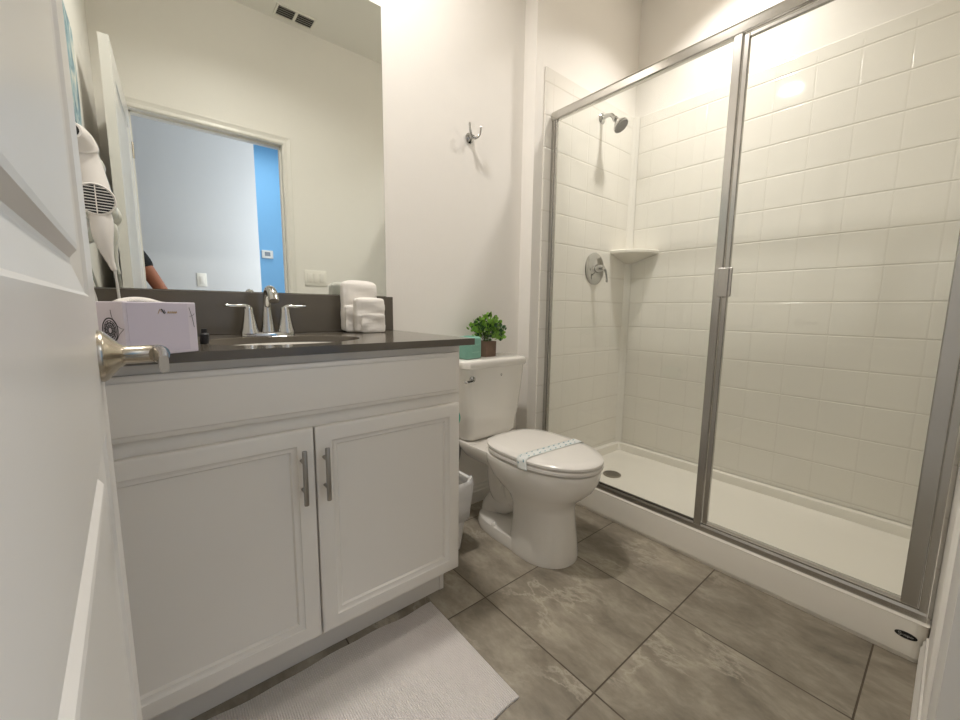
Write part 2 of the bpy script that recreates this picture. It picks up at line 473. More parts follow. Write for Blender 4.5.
# local frame: hinge corner of the visible face at origin, leaf runs along +y, visible face x=0, thickness to -x
door.location = (.139, YN + .004, 0); door.rotation_euler = (0, 0, LEAF_A)
LW = .820; LT = .035
def leaf_face(bm, x, s):
    """panelled face at x, recess direction s (towards the core)"""
    st = .118
    panels = [(st, LW - st, 1.045, LH - .125), (st, LW - st, .215, .875)]
    ys = [0, st, LW - st, LW]; zs = [0, .215, .875, 1.045, LH - .125, LH]
    grid = [[bm.verts.new((x, y, z)) for z in zs] for y in ys]
    for i in range(3):
        for j in range(5):
            if i == 1 and j in (1, 3): continue
            bm.faces.new((grid[i][j], grid[i + 1][j], grid[i + 1][j + 1], grid[i][j + 1]))
    for j in (1, 3):
        prev = [grid[1][j], grid[2][j], grid[2][j + 1], grid[1][j + 1]]
        y0, y1, z0, z1 = st, LW - st, zs[j], zs[j + 1]
        for ins, dep in ((.004, .0035), (.036, .0105), (.041, .0105), (.049, .0035), (.054, .0025)):
            ring = [bm.verts.new((x + s * dep, a, c)) for a, c in ((y0 + ins, z0 + ins), (y1 - ins, z0 + ins), (y1 - ins, z1 - ins), (y0 + ins, z1 - ins))]
            for k in range(4): bm.faces.new((prev[k], prev[(k + 1) % 4], ring[(k + 1) % 4], ring[k]))
            prev = ring
        bm.faces.new(prev)
bm = B(); leaf_face(bm, 0, -1); leaf_face(bm, -LT, 1)
def quad(bm, *p): return bm.faces.new([bm.verts.new(q) for q in p])
quad(bm, (0, 0, 0), (0, LW, 0), (-LT, LW, 0), (-LT, 0, 0)); quad(bm, (0, 0, LH), (0, LW, LH), (-LT, LW, LH), (-LT, 0, LH))
quad(bm, (0, 0, 0), (-LT, 0, 0), (-LT, 0, LH), (0, 0, LH)); quad(bm, (0, LW, 0), (-LT, LW, 0), (-LT, LW, LH), (0, LW, LH))
bmesh.ops.remove_doubles(bm, verts=bm.verts, dist=1e-5)
leaf = obj('leaf', bm, M_door, door)
leaf.location = (0, 0, .008)
def lever(side):
    s = 1 if side > 0 else -1
    x0 = 0 if s > 0 else -LT
    cy, cz = LW - .062, .975
    bm = B()
    prof = [(0, -.001), (.0345, 0), (.0345, .004), (.033, .0065), (.026, .013), (.0165, .021), (.0125, .026), (.0125, .055), (0, .055)]
    rings = []
    for r, h in prof:
        rings.append([(x0 + s * h, cy + max(r, 1e-5) * math.cos(2 * PI * k / 28), cz + max(r, 1e-5) * math.sin(2 * PI * k / 28)) for k in range(28)])
    ring_loft(bm, rings)
    hd = obj('door_handle', bm, M_nickel, door, True)
    bm = B()
    tube(bm, [(x0 + s * .03, cy, cz), (x0 + s * .052, cy, cz), (x0 + s * .06, cy - .002, cz), (x0 + s * .0625, cy - .012, cz)], [.0115, .0118, .0125, .0125], 14)
    ly = [(cy + .004), (cy - .03), (cy - .07), (cy - .115)]
    rings = []
    for k, y in enumerate(ly):
        hz = (.0125, .0115, .011, .0105)[k]; hx = (.008, .0065, .0055, .005)[k]; zc = cz - (0, .0, .001, .003)[k]; xc = x0 + s * (.0605, .063, .0635, .0615)[k]
        rings.append([(xc + hx * math.copysign(abs(math.cos(a)) ** .6, math.cos(a)), y, zc + hz * math.copysign(abs(math.sin(a)) ** .6, math.sin(a))) for a in [2 * PI * q / 16 for q in range(16)]])
    ring_loft(bm, rings)
    obj('lever', bm, M_nickel, hd, True)
lever(1); 
bm = B(); lathe(bm, [(0, .0), (.0345, 0), (.0345, .004), (.026, .012), (.0125, .02), (.0125, .045), (0, .045)], 24, (-LT, LW - .062, .975), Matrix(((0, 0, -1), (0, 1, 0), (1, 0, 0))))
hb = obj('door_handle', bm, M_nickel, door, True)
bm = B(); box(bm, -LT - .056, -LT - .042, LW - .175, LW - .052, .964, .986, .004); obj('lever', bm, M_nickel, hb, True)
bm = B(); box(bm, -.031, -.005, LW, LW + .0015, .92, 1.03, .0007, 1); box(bm, -.026, -.010, LW + .001, LW + .010, .965, .987, .003, 2); obj('latch_plate', bm, M_nickel, door)
for hz in (.25, 1.1, 1.95):
    bm = B(); tube(bm, [(.004, -.006, hz - .045), (.004, -.006, hz + .045)], .0055, 12)
    box(bm, -.03, 0, -.0016, 0, hz - .045, hz + .045); obj('hinge', bm, M_nickel, door)

# ------------------------------------------------------------------ vanity
W = .937; FD = -.548; CZ = .949
van = thing('vanity_cabinet', 'white two-door bathroom vanity cabinet under the dark countertop', 'cabinet')
ZB = .15
bm = B()
box(bm, .003, .02, FD, -.003, ZB, .926); box(bm, W - .017, W, FD, -.003, ZB, .926)
box(bm, W - .017, W, -.455, -.003, 0.001, ZB); box(bm, .003, .02, -.455, -.003, .001, ZB)
box(bm, .02, W - .017, FD, -.003, ZB, ZB + .018); box(bm, .02, W - .017, -.02, -.003, ZB, .926)
# face frame
box(bm, .003, .045, FD - .001, FD + .018, ZB, .926); box(bm, W - .045, W, FD - .001, FD + .018, ZB, .926)
box(bm, .045, W - .045, FD - .001, FD + .018, .87, .926); box(bm, .045, W - .045, FD - .001, FD + .018, .735, .80); box(bm, .045, W - .045, FD - .001, FD + .018, ZB, ZB + .05)
box(bm, .44, .49, FD - .001, FD + .018, ZB + .05, .735)
obj('body', bm, M_cab, van)
bm = B(); box(bm, .02, W - .017, -.452, -.44, .001, ZB); obj('toe_kick', bm, M_cab, van)
def panel_door(bm, x0, x1, z0, z1, yb, t=.02, stile=.056, flat=False):
    """door with routed frame; front at yb - t"""
    yf = yb - t
    prof = ((0, 0), (.0, -t + .003), (.002, -t + .0005), (.006, -t)) if True else ()
    rect = lambda ins, dy: [(x0 + ins, yb + dy, z0 + ins), (x1 - ins, yb + dy, z0 + ins), (x1 - ins, yb + dy, z1 - ins), (x0 + ins, yb + dy, z1 - ins)]
    if flat:
        steps = [(0, 0), (0, -t + .009), (.0035, -t + .0065), (.009, -t + .006), (.0125, -t + .003), (.014, -t + .0008), (.018, -t)]
    else:
        steps = [(0, 0), (0, -t + .004), (.003, -t + .0012), (.008, -t), (stile - .016, -t), (stile - .014, -t + .0035), (stile - .007, -t + .006), (stile - .002, -t + .0065), (stile + .002, -t + .0125), (stile + .005, -t + .013)]
    ring_loft(bm, [rect(a, c) for a, c in steps])
def pull(x, zc, par):
    yb = FD - .022
    bm = B()
    tube(bm, [(x, yb - .03, zc - .070), (x, yb - .03, zc - .069), (x, yb - .03, zc + .069), (x, yb - .03, zc + .070)], [.0055, .006, .006, .0055], 16)
    for dz in (-.038, .038): tube(bm, [(x, yb + .001, zc + dz), (x, yb - .03, zc + dz)], .0045, 12)
    return obj('handle', bm, M_steel, par, True)
DZ0, DZ1 = .155, .738
bm = B(); panel_door(bm, .024, .4615, DZ0, DZ1, FD - .002); d = obj('door', bm, M_cab, van, True); pull(.430, .622, d)
bm = B(); panel_door(bm, .4665, W - .013, DZ0, DZ1, FD - .002); d = obj('door', bm, M_cab, van, True); pull(.4855, .619, d)
bm = B(); panel_door(bm, .024, W - .013, .772, .905, FD - .002, flat=True); obj('drawer_front', bm, M_cab, van, True)

# countertop with an oval cut-out
top = thing('countertop', 'dark taupe quartz vanity countertop with backsplash', 'countertop')
CX, CY, RX, RY = .462, -.340, .212, .168
CE = W + .034; CFY = FD - .040
bm = B()
N_ = 64
def rect_pt(a):
    c, s = math.cos(a), math.sin(a)
    hx1, hx0 = CE - CX, CX - .002; hy1, hy0 = -.002 - CY, CY - CFY
    tx = (hx1 / c) if c > 1e-9 else ((-hx0) / c if c < -1e-9 else 1e9)
    ty = (hy1 / s) if s > 1e-9 else ((-hy0) / s if s < -1e-9 else 1e9)
    t = min(tx, ty); return (CX + c * t, CY + s * t)
angs = sorted(set([2 * PI * k / N_ for k in range(N_)] + [math.atan2(y - CY, x - CX) % (2 * PI) for x in (.002, CE) for y in (CFY, -.002)]))
outer = [rect_pt(a) for a in angs]
def inner(off): return [(CX + math.cos(a) * (RX + off), CY + math.sin(a) * (RY + off)) for a in angs]
z0, z1 = CZ - .021, CZ
R = ring_loft(bm, [[(x, y, z0) for x, y in inner(0)], [(x, y, z1 - .002) for x, y in inner(0)], [(x, y, z1) for x, y in inner(.002)],
                   [(x, y, z1) for x, y in outer], [(x, y, z0) for x, y in outer], [(x, y, z0) for x, y in inner(0)]], cap=False)
bmesh.ops.remove_doubles(bm, verts=bm.verts, dist=1e-6)
obj('slab', bm, M_quartz, top)
bm = B(); box(bm, .003, CE - .001, -.021, -.002, CZ + .0002, 1.091, .0015, 1); obj('backsplash', bm, M_quartz, top)
sink = thing('sink_basin', 'white oval undermount sink in the dark countertop', 'sink')
bm = B(); rings = []
for (s_, z) in ((1.12, z0 - .001), (1.0, z0 - .001), (.985, z0 - .02), (.93, z0 - .07), (.78, z0 - .115), (.5, z0 - .135), (.12, z0 - .14)):
    rings.append([(CX + math.cos(2 * PI * k / 48) * RX * s_, CY + math.sin(2 * PI * k / 48) * RY * s_, z) for k in range(48)])
rings = rings + [[(x, y, z - .012) for x, y, z in r] for r in reversed(rings)]
ring_loft(bm, rings + [rings[0]], cap=False)
bmesh.ops.remove_doubles(bm, verts=bm.verts, dist=1e-6)
obj('bowl', bm, M_porc, sink, True)
bm = B(); lathe(bm, [(0, 0), (.026, 0), (.026, .003), (.02, .005), (0, .004)], 24, (CX, CY, z0 - .141)); obj('drain', bm, M_chrome, sink, True)

# mirror
bm = B(); box(bm, .0015, .948, -.006, -.0008, 1.093, 2.221, .0012, 1)
mir = obj('wall_mirror', bm, M_mirror, None)
tag(mir, 'large frameless mirror on the wall above the vanity backsplash', 'mirror')

# faucet
fx, fy = .460, -.125
fau = thing('faucet', 'chrome two-handle bathroom faucet behind the oval sink', 'faucet', loc=(fx, fy, CZ))
bm = B()
def oval(hx, hy, z, n=36, p=2.6):
    out = []
    for k in range(n):
        a = 2 * PI * k / n; c, s = math.cos(a), math.sin(a)
        out.append((math.copysign(abs(c) ** (2 / p), c) * hx, math.copysign(abs(s) ** (2 / p), s) * hy, z))
    return out
ring_loft(bm, [oval(.080, .027, .0005), oval(.080, .027, .006), oval(.077, .024, .011), oval(.070, .018, .0125)])
obj('base_plate', bm, M_chrome, fau, True)
bm = B()
path = smooth_path([(0, .004, .008), (0, .004, .05), (0, .0, .10), (0, -.018, .138), (0, -.05, .150), (0, -.085, .138), (0, -.102, .112)], 6)
rad = [max(.0125, .023 - .011 * min(1, i / 12)) if i < 24 else .0125 + .003 * (i - 24) / 12 for i in range(len(path))]
tube(bm, path, rad, 20)
obj('spout', bm, M_chrome, fau, True)
bm = B(); lathe(bm, [(0, 0), (.003, 0), (.003, .03), (.006, .033), (.006, .038), (0, .04)], 12, (0, .026, .01)); obj('lift_rod', bm, M_chrome, fau, True)
for s in (-1, 1):
    bm = B()
    lathe(bm, [(0, .008), (.0285, .008), (.0280, .014), (.0245, .024), (.0185, .055), (.0145, .078), (.0145, .086), (.012, .094), (0, .096)], 24, (s * .054, 0, 0))
    h = obj('handle', bm, M_chrome, fau, True)
    bm = B()
    pth = smooth_path([(s * .050, 0, .089), (s * .066, -.003, .097), (s * .090, -.008, .0965), (s * .118, -.012, .098)], 6)
    tube(bm, pth, [.009 + .0 * i if i < 6 else .0085 - .0035 * (i - 6) / 12 for i in range(len(pth))], 12, flat=.7)
    obj('lever', bm, M_chrome, h, True)


# tissue box
BL, BH = .128, .100
tb = thing('tissue_box', 'pale lilac printed tissue box standing on the countertop by the door handle', 'tissue box', loc=(.127, -.648, CZ + .0008), rz=math.radians(31))
bm = B(); box(bm, 0, BL, 0, BL, 0, BH, .0018, 2)
obj('carton', bm, M_carton, tb)
bm = B(); box(bm, .006, BL - .017, -.0006, -.0001, .006, BH - .002); obj('front_panel', bm, M_carton2, tb)
def stroke(bm, pts, w, pl, t=.0004):
    """flat ribbon through 2D pts; pl maps (u, v, h) to 3D"""
    n = len(pts)
    if n < 2: return
    L_, R_ = [], []
    for i, p in enumerate(pts):
        a = pts[max(i - 1, 0)]; c = pts[min(i + 1, n - 1)]
        dx, dy = c[0] - a[0], c[1] - a[1]; l = math.hypot(dx, dy) or 1
        L_.append((p[0] - dy / l * w / 2, p[1] + dx / l * w / 2)); R_.append((p[0] + dy / l * w / 2, p[1] - dx / l * w / 2))
    rings = [[pl(*L_[i], 0), pl(*R_[i], 0), pl(*R_[i], t), pl(*L_[i], t)] for i in range(n)]
    ring_loft(bm, rings)
arc = lambda cx, cy, r, a0, a1, n=16: [(cx + r * math.cos(a0 + (a1 - a0) * k / n), cy + r * math.sin(a0 + (a1 - a0) * k / n)) for k in range(n + 1)]
fr = lambda u, v, h: (u, -.0007 - h, v)
bm = B()
stroke(bm, [(.056, .078), (.060, .087), (.0625, .0815)], .0011, fr)
for k in range(5): stroke(bm, [(.073 + k * .0036, .0785), (.0745 + k * .0036, .0825)], .0012, fr); stroke(bm, [(.0745 + k * .0036, .0825), (.0757 + k * .0036, .0785)], .0008, fr)
obj('gold_lettering', bm, M_gold, tb)
bm = B(); stroke(bm, [(.0625, .087), (.0675, .078)], .0022, fr); stroke(bm, [(.0665, .086), (.0695, .079)], .0009, fr); obj('black_lettering', bm, M_grey_strap, tb)
bm = B()
stroke(bm, [(BL - .014, .09), (BL - .009, .07), (BL - .006, .05)], .0006, fr); stroke(bm, [(BL - .014, .072), (BL - .008, .074), (BL - .004, .078)], .0006, fr)
obj('corner_pattern', bm, M_grey_strap, tb)
bm = B()
sd = lambda u, v, h: (-.0002 - h, u, v)       # left side, u = local y
for r, w in ((.022, .0022), (.0175, .0012), (.0135, .0022), (.0095, .0012), (.006, .002)):
    stroke(bm, arc(.040, .048, r, 0, 2 * PI, 32), w, sd)
for k in range(12):
    a = 2 * PI * k / 12; stroke(bm, [(.040 + .006 * math.cos(a), .048 + .006 * math.sin(a)), (.040 + .017 * math.cos(a + .2), .048 + .017 * math.sin(a + .2))], .0012, sd)
stroke(bm, arc(.0, .085, .034, -PI / 2, 0, 12), .0007, sd)
stroke(bm, [(.002, .05), (.014, .042), (.024, .03)], .0007, sd); stroke(bm, [(.0, .018), (.014, .012), (.02, .0005)], .0007, sd)
obj('printed_pattern', bm, M_grey_strap, tb)
bm = B(); tb_pts = [(BL * .5 + .035 * math.cos(a), BL * .5 + .02 * math.sin(a)) for a in [2 * PI * k / 20 for k in range(20)]]
prism(bm, tb_pts, BH + .0001, BH + .0008); obj('opening_shade', bm, M_hole_shade, tb)  # no cut-out: dark oval paints the shade of the slot
bm = B()
vs = [[(BL * .5 + (u - .5) * .075, BL * .5 - .016 + .004 * math.sin(u * 9), BH + .0008), (BL * .5 + (u - .5) * .08, BL * .5 - .006 + .004 * math.sin(u * 8 + 1), BH + .001 + .007 * math.sin(u * PI)), (BL * .5 + (u - .5) * .08, BL * .5 + .006, BH + .001 + .009 * math.sin(u * PI) ** .7), (BL * .5 + (u - .5) * .07, BL * .5 + .018, BH + .0008)] for u in [k / 14 for k in range(15)]]
ring_loft(bm, vs, cap=False, closed=False)
tis = obj('tissue', bm, M_towel, tb, True)
md = tis.modifiers.new('thick', 'SOLIDIFY'); md.thickness = .001

# small dark bottle cap behind the tissue box
bt = thing('small_bottle', 'tiny dark bottle standing behind the tissue box', 'bottle', loc=(.262, -.40, CZ + .0008))
bm = B(); lathe(bm, [(0, 0), (.009, 0), (.010, .002), (.010, .024), (.006, .028), (.006, .03), (0, .03)], 16); obj('bottle_body', bm, M_black, bt, True)
bm = B(); lathe(bm, [(0, .03), (.0065, .03), (.0065, .038), (0, .038)], 16); obj('cap', bm, M_black, bt, True)

# ------------------------------------------------------------------ towels
def soft_slab(bm, x0, x1, y0, y1, z0, z1, r, amp, nx=14, nz=12, sd=0, lean=0):
    """folded cloth standing up: rounded slab with waviness"""
    rnd = random.Random(sd); ph = [rnd.uniform(0, 6) for _ in range(6)]
    hx, hy = (x1 - x0) / 2, (y1 - y0) / 2; cx, cy = (x0 + x1) / 2, (y0 + y1) / 2
    rings = []
    for j in range(nz + 1):
        t = j / nz; z = z0 + (z1 - z0) * t
        sh = 1.0
        e = (1 - t) * (z1 - z0)
        if e < r: sh = math.sqrt(max(0, 1 - (1 - e / r) ** 2))
        e0 = t * (z1 - z0)
        if e0 < r * .5: sh = min(sh, .9 + .1 * e0 / (r * .5))
        inset = (1 - sh) * r
        ring = []
        n = 44
        for k in range(n):
            a = 2 * PI * k / n; c, s = math.cos(a), math.sin(a)
            p = 7
            ux = math.copysign(abs(c) ** (2 / p), c); uy = math.copysign(abs(s) ** (2 / p), s)
            w = amp * (math.sin(z * 95 + ph[0] + ux * 2) + .6 * math.sin(z * 160 + ph[1] - ux * 3) + .5 * math.sin(ux * 5 + ph[2] + z * 40))
            ring.append((cx + ux * (hx - inset + w * .5), cy + uy * max(.002, hy - inset * .9 + w) + lean * (z - z0), z + (0 if t < 1 else 0)))
        rings.append(ring)
    ring_loft(bm, rings)
t1 = thing('folded_hand_towel', 'taller folded white hand towel leaning against the backsplash', 'towel', 'white towels on the vanity top')
bm = B(); soft_slab(bm, .728, .868, -.090, -.052, CZ + .001, 1.150, .016, .0016, sd=1)
obj('towel_body', bm, M_towel, t1, True)
bm = B()
soft_slab(bm, .729, .800, -.112, -.0925, CZ + .001, 1.055, .009, .0012, sd=2); obj('lower_fold', bm, M_towel, t1, True)
t2 = thing('folded_washcloth', 'shorter folded white washcloth standing in front of the taller hand towel', 'washcloth', 'white towels on the vanity top')
bm = B(); soft_slab(bm, .752, .868, -.158, -.118, CZ + .001, 1.083, .008, .0014, sd=4); obj('cloth_body', bm, M_towel, t2, True)
bm = B(); soft_slab(bm, .768, .862, -.166, -.1585, CZ + .001, 1.022, .007, .0016, sd=6); obj('front_fold', bm, M_towel, t2, True)

for t_ in (t1, t2):
    for o in t_.children:
        sb = o.modifiers.new('sub', 'SUBSURF'); sb.levels = sb.render_levels = 2
        tx = bpy.data.textures.get('terry') or bpy.data.textures.new('terry', 'CLOUDS'); tx.noise_scale = .006
        dp = o.modifiers.new('terry', 'DISPLACE'); dp.texture = tx; dp.strength = .0022; dp.mid_level = .5
# ------------------------------------------------------------------ toilet
TX = 1.425
toi = thing('toilet', 'white two-piece elongated toilet with a paper band across its closed lid', 'toilet', loc=(TX, 0, 0))
toi.scale = (1, 1, 1.025)
def egg(yf, yb, hw, z, n=48, pf=2.1, pb=3.2, wide=.55):
    """outline: yf front (negative), yb back; widest at fraction wide from the front"""
    yc = yf + (yb - yf) * wide; out = []
    for k in range(n):
        a = 2 * PI * k / n; c, s = math.cos(a), math.sin(a)
        if s < 0: x = math.copysign(abs(c) ** (2 / pf), c) * hw; y = yc + s * 0 - (abs(s) ** (2 / pf)) * (yc - yf)
        else: x = math.copysign(abs(c) ** (2 / pb), c) * hw; y = yc + (abs(s) ** (2 / pb)) * (yb - yc)
        out.append((x, y, z))
    return out
bm = B()
ring_loft(bm, [egg(-.672, -.385, .130, .001), egg(-.674, -.385, .132, .02), egg(-.668, -.39, .124, .08), egg(-.658, -.395, .116, .15), egg(-.652, -.39, .116, .21),
               egg(-.66, -.37, .128, .25), egg(-.70, -.32, .150, .285), egg(-.735, -.28, .168, .32), egg(-.757, -.25, .179, .36), egg(-.763, -.24, .183, .392), egg(-.762, -.24, .181, .404), egg(-.755, -.245, .172, .407)])
# rear deck that carries the tank
ring_loft(bm, [[(x * s, y, z) for x, y, z in egg(-.42, -.045, .135, zz, pf=4, pb=5)] for s, zz in ((.80, .315), (1.0, .345), (1.18, .375), (1.22, .397), (1.2, .404))])
# foot running back along the floor
ring_loft(bm, [egg(-.65, -.145, .126, .001, pf=3, pb=3), egg(-.65, -.14, .128, .02, pf=3, pb=3), egg(-.64, -.145, .120, .048, pf=3, pb=3), egg(-.61, -.16, .095, .062, pf=3, pb=3)])
# exposed trapway
pth = smooth_path([(0, -.43, .21), (0, -.36, .20), (0, -.30, .16), (0, -.255, .17), (0, -.235, .23), (0, -.235, .30), (0, -.25, .36)], 6)
tube(bm, pth, [.078 if i < 8 else .066 for i in range(len(pth))], 20)
pth = smooth_path([(0, -.34, .17), (0, -.27, .12), (0, -.225, .10), (0, -.19, .06), (0, -.185, .005)], 6)
tube(bm, pth, .062, 18)
obj('bowl', bm, M_porc, toi, True)
for s in (-1, 1):
    bm = B(); lathe(bm, [(0, 0), (.013, 0), (.0125, .008), (.008, .014), (0, .016)], 18, (s * .108, -.31, .048)); obj('bolt_cap', bm, M_porc, toi, True)
bm = B(); ring_loft(bm, [egg(-.725, -.29, .142, .4072), egg(-.725, -.29, .142, .4135), egg(-.768, -.262, .180, .4135), egg(-.770, -.26, .183, .4160), egg(-.771, -.26, .183, .427), egg(-.764, -.262, .177, .4290)]); obj('seat', bm, M_seat, toi, True)
bm = B(); ring_loft(bm, [egg(-.725, -.29, .142, .4291), egg(-.725, -.29, .142, .4348), egg(-.768, -.258, .180, .4348), egg(-.771, -.255, .182, .4365), egg(-.771, -.255, .182, .445), egg(-.764, -.262, .175, .452), egg(-.73, -.29, .145, .4555), egg(-.6, -.36, .07, .457)]); lid = obj('lid', bm, M_seat, toi, True)
for s in (-1, 1):
    bm = B(); lathe(bm, [(0, .4075), (.014, .4075), (.014, .425), (.010, .430), (0, .431)], 18, (s * .075, -.238, 0)); obj('hinge_cap', bm, M_seat, toi, True)
# tank
def rrect(hx, y0, y1, z, n=10, r=.035, bow=.0):
    pts = []
    yc = (y0 + y1) / 2; hy = (y1 - y0) / 2
    for q, (sx, sy) in enumerate(((1, 1), (-1, 1), (-1, -1), (1, -1))):
        for k in range(n + 1):
            a = q * PI / 2 + PI / 2 * k / n
            x = sx * (hx - r) + r * math.cos(a); y = yc + sy * (hy - r) + r * math.sin(a)
            if sy < 0: y -= bow * (1 - (x / hx) ** 2)
            pts.append((x, y, z))
    return pts
bm = B()
ring_loft(bm, [rrect(.146, -.160, -.035, .409, bow=.012), rrect(.156, -.176, -.028, .432, bow=.014), rrect(.170, -.188, -.022, .54, bow=.016), rrect(.187, -.193, -.02, .66, bow=.016), rrect(.195, -.196, -.018, .751, bow=.016)])
tank = obj('tank', bm, M_porc, toi, True)
bm = B()
ring_loft(bm, [rrect(.200, -.200, -.012, .7515, bow=.016), rrect(.205, -.205, -.010, .757, bow=.016), rrect(.206, -.206, -.010, .780, bow=.016), rrect(.202, -.202, -.012, .788, bow=.016), rrect(.192, -.192, -.02, .792, bow=.014)])
obj('tank_lid', bm, M_porc, toi, True)
bm = B(); lathe(bm, [(0, -.002), (.014, -.002), (.014, .008), (.010, .012), (0, .013)], 18, (-.158, -.200, .708), '-Y')
tube(bm, smooth_path([(-.158, -.214, .708), (-.166, -.224, .707), (-.190, -.226, .703), (-.214, -.222, .703)], 4), [.0055] * 9 + [.0065, .007, .0075, .006], 12)
obj('flush_lever', bm, M_chrome, toi, True)
bm = B()
tm = lambda u, v, h: (.012 + u, -.2115 - h, .713 + v)
stroke(bm, [(-.005, .004), (0, -.004), (.005, .004)], .0016, tm); stroke(bm, [(-.003, 0), (.003, 0)], .0014, tm)
stroke(bm, arc(0, .004, .004, 0, PI, 8), .0012, tm)
obj('maker_mark', bm, M_grey_strap, toi)
# supply hose and stop valve
bm = B(); tube(bm, smooth_path([(-.150, -.10, .400), (-.155, -.10, .33), (-.165, -.085, .25), (-.150, -.06, .19), (-.12, -.05, .175), (-.11, -.05, .165)], 8), .0065, 12); obj('supply_hose', bm, M_hose, toi, True)
bm = B(); lathe(bm, [(0, 0), (.022, 0), (.022, .003), (.01, .006), (.008, .05), (.012, .052), (.012, .07), (0, .07)], 16, (-.11, -.002, .155), '-Y'); obj('stop_valve', bm, M_chrome, toi, True)

# paper band over the lid
band = thing('paper_band', 'printed sanitary paper band wrapped across the toilet lid', 'paper band', loc=(TX, 0, 0))
band.scale = (1, 1, 1.025)
def band_pt(t, w):
    """t along from the left hang to the right hang, w across -.5..+.5"""
    top = .4585
    A_ = Vector((-.180, -.545)); C_ = Vector((.178, -.560))
    off = (w * .048)
    def edge_x(y):   # lid half width there
        yf, yb, hw = -.771, -.255, .182; yc = yf + (yb - yf) * .55
        q = min(1, max(0, (yc - y) / (yc - yf))); return hw * max(0, 1 - q ** 2.1) ** (1 / 2.1)
    y = A_.y + (C_.y - A_.y) * min(1, max(0, (t - .1) / .8)) + off
    ex = edge_x(y) + .0025
    if t < .12: return Vector((-ex - .001 - .004 * (.12 - t) / .12, y - .012 * (.12 - t) / .12, .446 - .034 * (.12 - t) / .12))
    if t > .88: return Vector((ex + .001, y, .446 - .034 * (t - .88) / .12))
    u = (t - .12) / .76; x = -ex + 2 * ex * u
    e = min(u, 1 - u) * 2 * ex
    z = top - (.012 * (1 - min(1, e / .02)) ** 2)
    return Vector((x, y, z))
TS = sorted(set([k / 50 for k in range(51)] + [.125, .13, .14, .15, .85, .86, .87, .875]))
bm = B(); ring_loft(bm, [[band_pt(t, w) for w in (-.5, -.25, 0, .25, .5)] for t in TS], cap=False, closed=False)
o = obj('band', bm, mat('band_paper', (226, 230, 228), .7), band, True)
md = o.modifiers.new('thick', 'SOLIDIFY'); md.thickness = .0006; md.offset = 1
bm = B()
rr = random.Random(3)
for i in range(26):
    t0 = .07 + i * .033; row = (-.28, .0, .28)[i % 3]
    for w0 in ((-.3,) if i % 2 else (.22,)):
        ln = rr.uniform(.014, .03)
        seg = [band_pt(t0, w0), band_pt(t0 + ln, w0 + .06)]
        d_ = (band_pt(t0, w0 + .10) - band_pt(t0, w0))
        upv = Vector((0, 0, .0008)) if .125 < t0 < .86 else Vector((-.0012 if t0 < .5 else .0012, 0, .0002))
        a, c = seg
        bm.faces.new([bm.verts.new(p + upv) for p in (a, c, c + d_, a + d_)])
o = obj('print', bm, mat('teal_ink', (78, 140, 158), .6), band)
md = o.modifiers.new('thick', 'SOLIDIFY'); md.thickness = .0003; md.offset = 1

# ------------------------------------------------------------------ things on the tank
TZ = .812
jar = thing('teal_candle', 'square teal ceramic candle with raised lettering on the toilet tank', 'candle', loc=(1.300, -.135, TZ + .0005), rz=.12)
bm = B(); box(bm, -.050, .050, -.036, .036, 0, .104, .013, 4); jb = obj('ceramic_body', bm, M_teal, jar, True)
bm = B()
jp = lambda u, v, h: (u, -.0362 - h, v)
rr = random.Random(5)
M_tl = mat('pale_teal_ink', (160, 205, 190), .5)
for (z, x0, n, stp, hh) in ((.062, -.024, 5, .011, .009), (.030, -.014, 7, .0068, .005)):
    bm = B()
    for k in range(n):
        x = x0 + k * stp
        stroke(bm, [(x, z), (x, z + hh)], .0013, jp); stroke(bm, [(x, z + hh * (k % 2)), (x + stp * .45, z + hh * ((k + 1) % 2))], .0011, jp)
    obj('lettering', bm, M_tl, jar)
bm = B(); lathe(bm, [(.024, .103), (.026, .106), (.022, .1065), (.020, .1045)], 24); obj('rim', bm, M_teal, jar, True)

